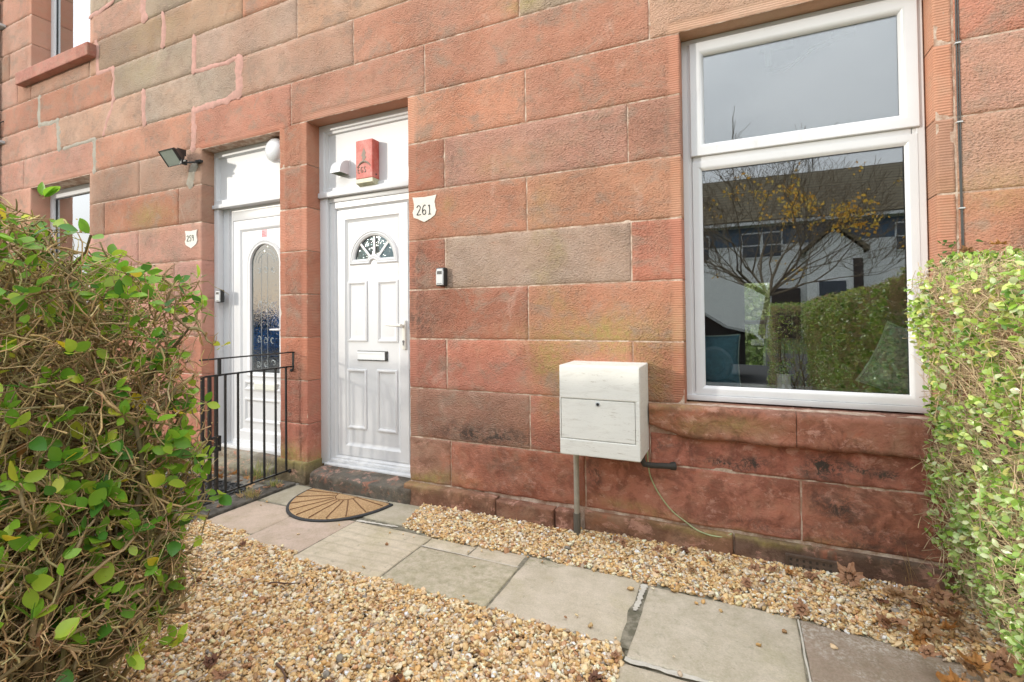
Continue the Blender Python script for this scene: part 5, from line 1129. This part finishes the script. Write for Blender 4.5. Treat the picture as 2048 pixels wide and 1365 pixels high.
for seg, nleaf, street in segs:
    P, N_ = shell(nleaf, seg); P = shape(P, N_, seg, street); n = len(P)
    # clumps: leave gaps where twigs show
    den = fbm(P[:, 1] * 13 + P[:, 0] * 9, P[:, 2] * 13, 91, 3); kp = rng.random(n) < np.clip((den - .36) * 4.2, .10, 1); P, N_ = P[kp], N_[kp]; n = len(P)
    dpt = rng.exponential(.022, n); P = P - N_ * dpt[:, None] + N_ * .012
    D = N_ * rng.uniform(.2, 1.0, (n, 1)) + unit(n) * .85 + np.array([0, 0, .25]); D /= np.linalg.norm(D, axis=1, keepdims=True)
    Nn = N_ * .8 + unit(n) * .6 + np.array([0, 0, .55]); ln = rng.uniform(.016, .031, n)
    a, b, per = leaves_np(P, D, Nn, ln, ln * rng.uniform(.56, .78, n), .22, .3, 5, 1.15); LV.append(a); LF.append(b + n0); n0 += len(a)
    cA = cols(n, PALR, PPR, per).reshape(n, per, 4); cB = cols(n, [(.46, .64, .22), (.34, .54, .12), (.68, .78, .46), (.18, .34, .06)], [3, 3, 2, 1], per).reshape(n, per, 4); lowm = rng.random(n) < np.clip((1.05 - P[:, 2]) / .7, 0, .85); cA[lowm] = cB[lowm]; LCc.append(cA.reshape(-1, 4))
    # twigs
    Pt, Nt = shell(int(nleaf * .42), seg); Pt = shape(Pt, Nt, seg, street); k = len(Pt); D = Nt * .65 + unit(k) * .7 + np.array([0, 0, .35]); D /= np.linalg.norm(D, axis=1, keepdims=True)
    L_ = rng.uniform(.05, .15, k); Q, _ = wiggle(Pt - D * (L_ * .85)[:, None], D, L_, 4, .16, .02); rr = np.linspace(1, .6, 4)[None] * rng.uniform(.0009, .0019, k)[:, None]
    a, b = tubes_np(Q, rr, 4); TV.append(a); TF.append(b + t0); t0 += len(a); c4 = np.ones((k, 16, 4)); c4[:, :, :3] = (np.array([.74, .58, .36]) * rng.uniform(.55, 1.25, (k, 1)))[:, None]; TC.append(c4.reshape(-1, 4))
    # inner stems
    K = int(240 * (seg[3] - seg[2]) / 3.6); b0 = np.stack([rng.uniform(seg[0] + .12, seg[1] - .1, K), rng.uniform(seg[2] + .1, seg[3] - .1, K), np.full(K, -.03)], -1); d0 = np.stack([rng.normal(0, .3, K), rng.normal(0, .3, K), np.ones(K)], -1); d0 /= np.linalg.norm(d0, axis=1, keepdims=True)
    Q, _ = wiggle(b0, d0, rng.uniform(1.0, 1.3, K), 12, .12, .05); Q[:, :, 2] = np.minimum(Q[:, :, 2], seg[4] - .08); Q[:, :, 0] = np.maximum(Q[:, :, 0], seg[0] + .10); Q[:, :, 1] = np.minimum(Q[:, :, 1], seg[3] - .04); rr = np.linspace(1, .3, 12)[None] * rng.uniform(.005, .011, K)[:, None]
    a, b = tubes_np(Q, rr, 5); TV.append(a); TF.append(b + t0); t0 += len(a); c4 = np.ones((len(a), 4)); c4[:, :3] = (.2, .15, .09); TC.append(c4)
npmesh('foliage', np.concatenate(LV), np.concatenate(LF), LM2, hr, dict(bcol=np.concatenate(LCc)))
npmesh('branches', np.concatenate(TV), np.concatenate(TF), M['wood'], hr, dict(bcol=np.concatenate(TC)))
for (x, y, z, k, lab) in ((.94, -.20, 1.50, 2, 'orange leaf lying on top of the clipped right hedge'), (.86, -.14, 1.485, 0, 'red brown leaf lying on top of the clipped right hedge')): put_leaf(x, y, z, .8, k, lab, None, .3)
# small sprig by the cable
sp = empty('ivy_sprig', (.86, -.03, 1.45), 'small dark green sprig growing up beside the wall cable', 'plant')
m = MB(); m.tube([(.90, -.06, 1.38), (.87, -.04, 1.47), (.84, -.04, 1.50), (.87, -.03, 1.55)], .0015, 5); m.build('stem', plain('sprig_stem', (.16, .13, .06), .8), sp)
n = 16; LP = np.stack([rng.uniform(.80, .92, n), rng.uniform(-.06, -.02, n), rng.uniform(1.43, 1.56, n)], -1); LD = unit(n) + np.array([0, -.3, .3]); LD /= np.linalg.norm(LD, axis=1, keepdims=True); ln = rng.uniform(.02, .035, n)
a, b, per = leaves_np(LP, LD, unit(n) * .5 + np.array([0, -1, .4]), ln, ln * .5, .2, .3, 5); npmesh('foliage', a, b, LM, sp, dict(bcol=cols(n, [(.06, .16, .03), (.09, .22, .04)], [.5, .5], per)))
# moss and grass tufts below the pier
def tuft(x, y, z, n, h, label, pal, spread=.04):
    o = empty('grass_tuft', (x, y, z), label, 'grass tuft'); P = np.stack([x + rng.normal(0, spread, n), y + rng.normal(0, spread * .6, n), np.full(n, z)], -1); D = np.stack([rng.normal(0, .35, n), rng.normal(0, .35, n), np.ones(n)], -1); D /= np.linalg.norm(D, axis=1, keepdims=True); ln = rng.uniform(.5, 1.1, n) * h
    a, b, per = leaves_np(P, D, unit(n), ln, np.full(n, .0028), .1, .9, 5); npmesh('blades', a, b, LM, o, dict(bcol=cols(n, pal, [1] * len(pal), per))); return o
GP = [(.22, .30, .05), (.35, .38, .10), (.50, .42, .18)]
tuft(-3.36, -.125, .0, 90, .16, 'pale green grass tuft growing by the left door step', GP); tuft(-3.10, -.20, .01, 70, .06, 'small moss and grass tuft at the foot of the pier', GP, .03)
tuft(-3.06, -.42, .012, 110, .07, 'straw coloured grass tuft between the railing and paving', [(.45, .36, .15), (.36, .34, .12), (.5, .42, .2)], .035)
tuft(.66, -.06, .03, 6, .20, 'thin dry straw stalks at the wall beside the right hedge', [(.48, .34, .17)], .02)

# blue bin behind the left hedge
bb = empty('wheelie_bin', (-3.3, -2.35, 0), 'blue wheeled bin standing behind the woody left hedge', 'bin'); BM = plain('blue_plastic', (.03, .07, .40), .4)
m = MB(); m.loops([[(-3.3 + sx * w_, -2.35 + sy * w_, z) for sx, sy in ((-1, -1), (1, -1), (1, 1), (-1, 1))] for w_, z in ((.20, .02), (.21, .10), (.27, .92), (.29, .93), (.29, .97))], capend=True); m.build('body', BM, bb, bevel=.01)
m = MB(); m.box(-3.6, -3.0, -2.65, -2.05, .97, 1.02, .02); m.build('lid', BM, bb)
for sx in (-.22, .22):
    m = MB(); m.lathe((-3.3 + sx - .02, -2.10, .09), (1, 0, 0), [(.08, 0), (.09, .01), (.09, .04), (.08, .05)], 20); m.build('wheel', M['rubber'], bb)

# ------------------------------------------------------------------ across the street (seen in the glass)
render = plain('white_render', (.74, .75, .75), .9, .1, 4); tile = NT('roof_tile'); 
wvv = tile.n('TexWave', {'wave_type': 'BANDS', 'bands_direction': 'Z'}, Vector=tile.co(), Scale=1.6, Distortion=.6, Detail=2).outputs[0]
TM = tile.out(tile.mix(tile.ramp(wvv, (.1, 0), (.35, 1)), (.06, .05, .033), (.18, .145, .09)), .9)
house = empty('rendered_house', (2, -24, 0), 'white rendered terrace with brown tiled roof across the street', 'building')
m = MB(); m.box(-7.5, 15, -32, -24, -.04, 5.9); m.prism([(5.4, 0), (8.4, 0), (8.4, 4.2), (6.9, 5.6), (5.4, 4.2)][::-1] and [(2.9, 0), (5.1, 0), (5.1, 4.0), (4.0, 5.0), (2.9, 4.0)], -24.0, -23.2); m.build('wall', render, house)
m = MB(); m.add([(-8, -23.6, 5.75), (15.5, -23.6, 5.75), (15.5, -28, 8.9), (-8, -28, 8.9), (-8, -32.4, 5.75), (15.5, -32.4, 5.75), (-8, -23.6, 5.60), (15.5, -23.6, 5.60)], [(0, 1, 2, 3), (3, 2, 5, 4), (0, 6, 7, 1), (0, 3, 4), (1, 5, 2)])
m.prism([(2.7, 3.9), (4.0, 5.15), (5.3, 3.9), (5.3, 4.1), (4.0, 5.35), (2.7, 4.1)], -24.2, -23.0); m.build('roof', TM, house)
m = MB(); m.box(-8, 15.5, -23.75, -23.55, 5.52, 5.66); m.build('gutter', M['upvc'], house)
m = MB(); m.box(-7.3, 14.8, -24.06, -23.98, 4.55, 5.45); m.build('cladding', plain('dark_blue_cladding', (.07, .11, .17), .6), house)
def hwin(x0, x1, z0, z1, y=-23.93):
    f = MB(); f.box(x0, x1, y - .10, y, z0, z1); f.m = 1; nn = max(1, round((x1 - x0) / .9)); w_ = (x1 - x0) / nn
    for i in range(nn):
        for (a, b) in ((z0 + .07, (z0 + z1) / 2 - .03), ((z0 + z1) / 2 + .03, z1 - .07)): f.box(x0 + i * w_ + .07, x0 + (i + 1) * w_ - .07, y - .02, y + .012, a, b)
    f.build('window', [M['upvc'], plain('dark_pane', (.05, .06, .08), .1)], house)
for a in ((-6.5, -4.7, 3.9, 5.2), (-3, -1.2, 3.9, 5.2), (.2, 2.0, 3.9, 5.2), (6.4, 8.4, 3.9, 5.2), (10, 11.8, 3.9, 5.2), (-6.5, -4.7, 1.0, 2.4), (5.9, 7.7, 1.1, 2.4), (10, 11.8, 1, 2.4)): hwin(*a)
hwin(3.3, 4.5, 1.2, 2.7, -23.13)
m = MB(); m.box(1.5, 2.7, -24.05, -23.9, 0, 2.4); m.box(4.72, 5.08, -23.25, -23.15, 0, 3.6); m.build('dark_door', plain('dark_brown', (.05, .035, .03), .7), house)
# street tree
tr = empty('street_tree', (.45, -11.6, 0), 'autumn street tree with thin branches and some yellow leaves', 'tree')
brs = []; tipsT = []
def grow(p, d, L_, r0, lvl):
    n_ = 5; pts_ = [np.array(p)]; d = np.array(d, float)
    for i in range(n_):
        d = d + rng.normal(0, .10, 3); d[2] += .035; d /= np.linalg.norm(d); pts_.append(pts_[-1] + d * L_ / n_)
    rr = np.linspace(r0, r0 * .55, n_ + 1); brs.append((np.array(pts_), rr))
    if lvl >= 6: tipsT.append(pts_[-1]); return
    kk = 3 if lvl else 9
    for j in range(kk):
        q = pts_[-1] if (j == 0 or lvl == 0) else pts_[rng.integers(2, n_ + 1)]; s = unit(1)[0]; nd = d * (.70 if lvl else .52) + s * (.46 if lvl else .66); nd[2] = abs(nd[2]) * .9 + (.05 if lvl else .0); nd /= np.linalg.norm(nd)
        grow(q, nd, L_ * (rng.uniform(.74, .9) if lvl < 3 else rng.uniform(.62, .8)), r0 * (.50 if lvl else .38), lvl + 1)
grow((.45, -11.6, -.03), (0.02, 0, 1), 1.75, .12, 0)
Pb = np.array([b[0] for b in brs]); Rb = np.array([b[1] for b in brs]); a, b = tubes_np(Pb, np.maximum(Rb, .0045), 4); c4 = np.ones((len(a), 4)); c4[:, :3] = (.24, .19, .13); npmesh('trunk', a, b, M['wood'], tr, dict(bcol=c4))
tipsT = np.array(tipsT); ctr = np.array([[1.1, -11.6, 4.1], [1.9, -11.4, 3.7], [2.7, -11.4, 3.3], [2.5, -11.2, 2.3], [1.8, -11.6, 2.3]])
src = np.concatenate([tipsT] + [Pb[:, 3]]); dd = np.min(np.linalg.norm(src[:, None] - ctr[None], axis=2), 1); sel = src[(dd < .74) | (rng.random(len(src)) < .015)]; sel = sel[rng.random(len(sel)) < .42]
LP = np.repeat(sel, 8, 0) + rng.normal(0, .10, (len(sel) * 8, 3)); n = len(LP); ln = rng.uniform(.06, .11, n); a, b, per = leaves_np(LP, unit(n), unit(n), ln, ln * .8, .2, .3, 4)
npmesh('crown', a, b, leaf_mat('yellow_leaf', .6, .4, .3), tr, dict(bcol=cols(n, [(.90, .56, .08), (.86, .48, .08), (.80, .62, .16)], [1, 1, 1], per)))
# parked cars
def car(x, y, col, label, L_=4.1):
    o = empty('parked_car', (x, y, 0), label, 'car', 'cars parked along the kerb'); w_ = .86
    side = [(-.5, .30), (-.5, .62), (-.46, .78), (-.40, .84), (-.28, .90), (-.16, 1.32), (-.08, 1.42), (.10, 1.45), (.22, 1.36), (.36, .96), (.46, .86), (.5, .70), (.5, .30)]
    m = MB(); m.loops([[(x + a * L_, y + s * ww, z if z < .9 else z) for a, z in side] for s, ww in ((-1, w_ * .9), (-1, w_), (1, w_), (1, w_ * .9))]); k = len(side)
    m.add([(x + a * L_, y - w_ * .9, z) for a, z in side], [tuple(range(k))]); m.add([(x + a * L_, y + w_ * .9, z) for a, z in side], [tuple(range(k))[::-1]]); m.build('body', plain('car_paint_' + str(int(x * 10)), col, .18), o, bevel=.03)
    for s in (-1, 1):
        for q in ([(-.25, .93), (-.15, 1.30), (-.02, 1.36), (-.02, .93)], [(.0, .93), (.0, 1.37), (.17, 1.33), (.30, .95)]):
            m = MB(); m.add([(x + a * L_, y + s * (w_ + .031), z) for a, z in q] + [(x + a * L_, y + s * (w_ + .0), z) for a, z in q], [(0, 1, 2, 3), (4, 7, 6, 5), (0, 4, 5, 1), (1, 5, 6, 2), (2, 6, 7, 3), (3, 7, 4, 0)]); m.build('side_window', plain('car_glass', (.02, .025, .03), .05), o)
        for a in (-.31, .31):
            m = MB(); m.lathe((x + a * L_, y + s * (w_ - .16), .29), (0, s, 0), [(.30, 0), (.32, .03), (.32, .18), (.28, .205), (.19, .20), (.18, .185)], 28); wh = m.build('wheel', M['rubber'], o, 'auto'); m = MB(); m.lathe((x + a * L_, y + s * (w_ + .03), .29), (0, s, 0), [(.18, 0), (.17, .012), (.05, .018)], 20); m.build('rim', M['black'], wh)
    for s in (-1, 1):
        m = MB(); m.box(x + .455 * L_, x + .505 * L_, y + s * .62 - .16, y + s * .62 + .16, .64, .76, .02); m.build('headlight', M['silver'], o)
car(-1.75, -7.75, (.02, .022, .025), 'black hatchback parked at the kerb opposite the window', 4.3); car(-13.2, -7.8, (.03, .14, .42), 'blue hatchback parked at the kerb far to the left')
car(-18.5, -7.8, (.40, .41, .42), 'silver hatchback parked at the kerb beyond the blue car')
# unseen hedge added left of the woody one, keeps low sun off the door
hn = empty('shading_hedge', (-4, -2.6, 0), 'green hedge added out of view left of the woody hedge to shade the right hand door', 'hedge')
seg = (-5.4, -2.66, -3.6, -1.75, 1.5); P, N_ = shell(9000, seg); P = shape(P, N_, seg, True); n = len(P); P = P - N_ * rng.exponential(.04, n)[:, None]
D = N_ * .6 + unit(n) * .8; D /= np.linalg.norm(D, axis=1, keepdims=True); ln = rng.uniform(.035, .06, n); a, b, per = leaves_np(P, D, N_ + unit(n) * .6, ln, ln * .6, .2, .3, 4)
npmesh('foliage', a, b, LM, hn, dict(bcol=cols(n, [(.07, .2, .03), (.11, .26, .04), (.16, .3, .06)], [1, 1, 1], per)))
K = 160; b0 = np.stack([rng.uniform(-5.3, -2.75, K), rng.uniform(-3.5, -1.85, K), np.full(K, -.03)], -1); d0 = np.stack([rng.normal(0, .2, K), rng.normal(0, .2, K), np.ones(K)], -1); d0 /= np.linalg.norm(d0, axis=1, keepdims=True)
Q, _ = wiggle(b0, d0, rng.uniform(1.1, 1.4, K), 10, .1, .05); a, b = tubes_np(Q, np.linspace(1, .4, 10)[None] * rng.uniform(.006, .012, K)[:, None], 5); c4 = np.ones((len(a), 4)); c4[:, :3] = (.2, .15, .09); npmesh('branches', a, b, M['wood'], hn, dict(bcol=c4))

# greenery behind the house, seen through the back window
hb = empty('back_garden_hedge', (0, 9, 0), 'green back garden hedge seen through the far window of the room', 'hedge')
seg = (-2.5, 4, 8.5, 9.5, 1.9); P, N_ = shell(9000, seg); P = shape(P, N_, seg, True); n = len(P); D = N_ * .6 + unit(n) * .8; D /= np.linalg.norm(D, axis=1, keepdims=True); ln = rng.uniform(.10, .16, n)
a, b, per = leaves_np(P, D, N_ + unit(n) * .6, ln, ln * .7, .2, .3, 4); npmesh('foliage', a, b, LM, hb, dict(bcol=cols(n, [(.30, .42, .12), (.42, .52, .2), (.5, .55, .3)], [1, 1, 1], per)))
m = MB(); m.box(-2.4, 3.9, 8.65, 9.35, -.04, 1.8); m.build('branches', plain('hedge_core', (.22, .28, .10), .9, .4, 20), hb)

# air brick low in the base course
ab = empty('air_brick', (.30, -.05, .03), 'small dark terracotta air brick low in the stone base course', 'vent')
m = MB(); m.frame(.19, .40, .016, .080, [(0, -.02), (0, -.044), (.008, -.044), (.010, -.040)], cap=True); m.build('frame', plain('dark_terracotta', (.125, .085, .062), .9, .4, 40, .003), ab)
m = MB()
for i in range(7):
    for j in range(2): m.box(.206 + i * .027, .216 + i * .027, -.0412, -.0405, .028 + j * .024, .040 + j * .024)
m.build('slots', M['seam'] if False else plain('slot_shadow', (.05, .038, .03), .9), ab)
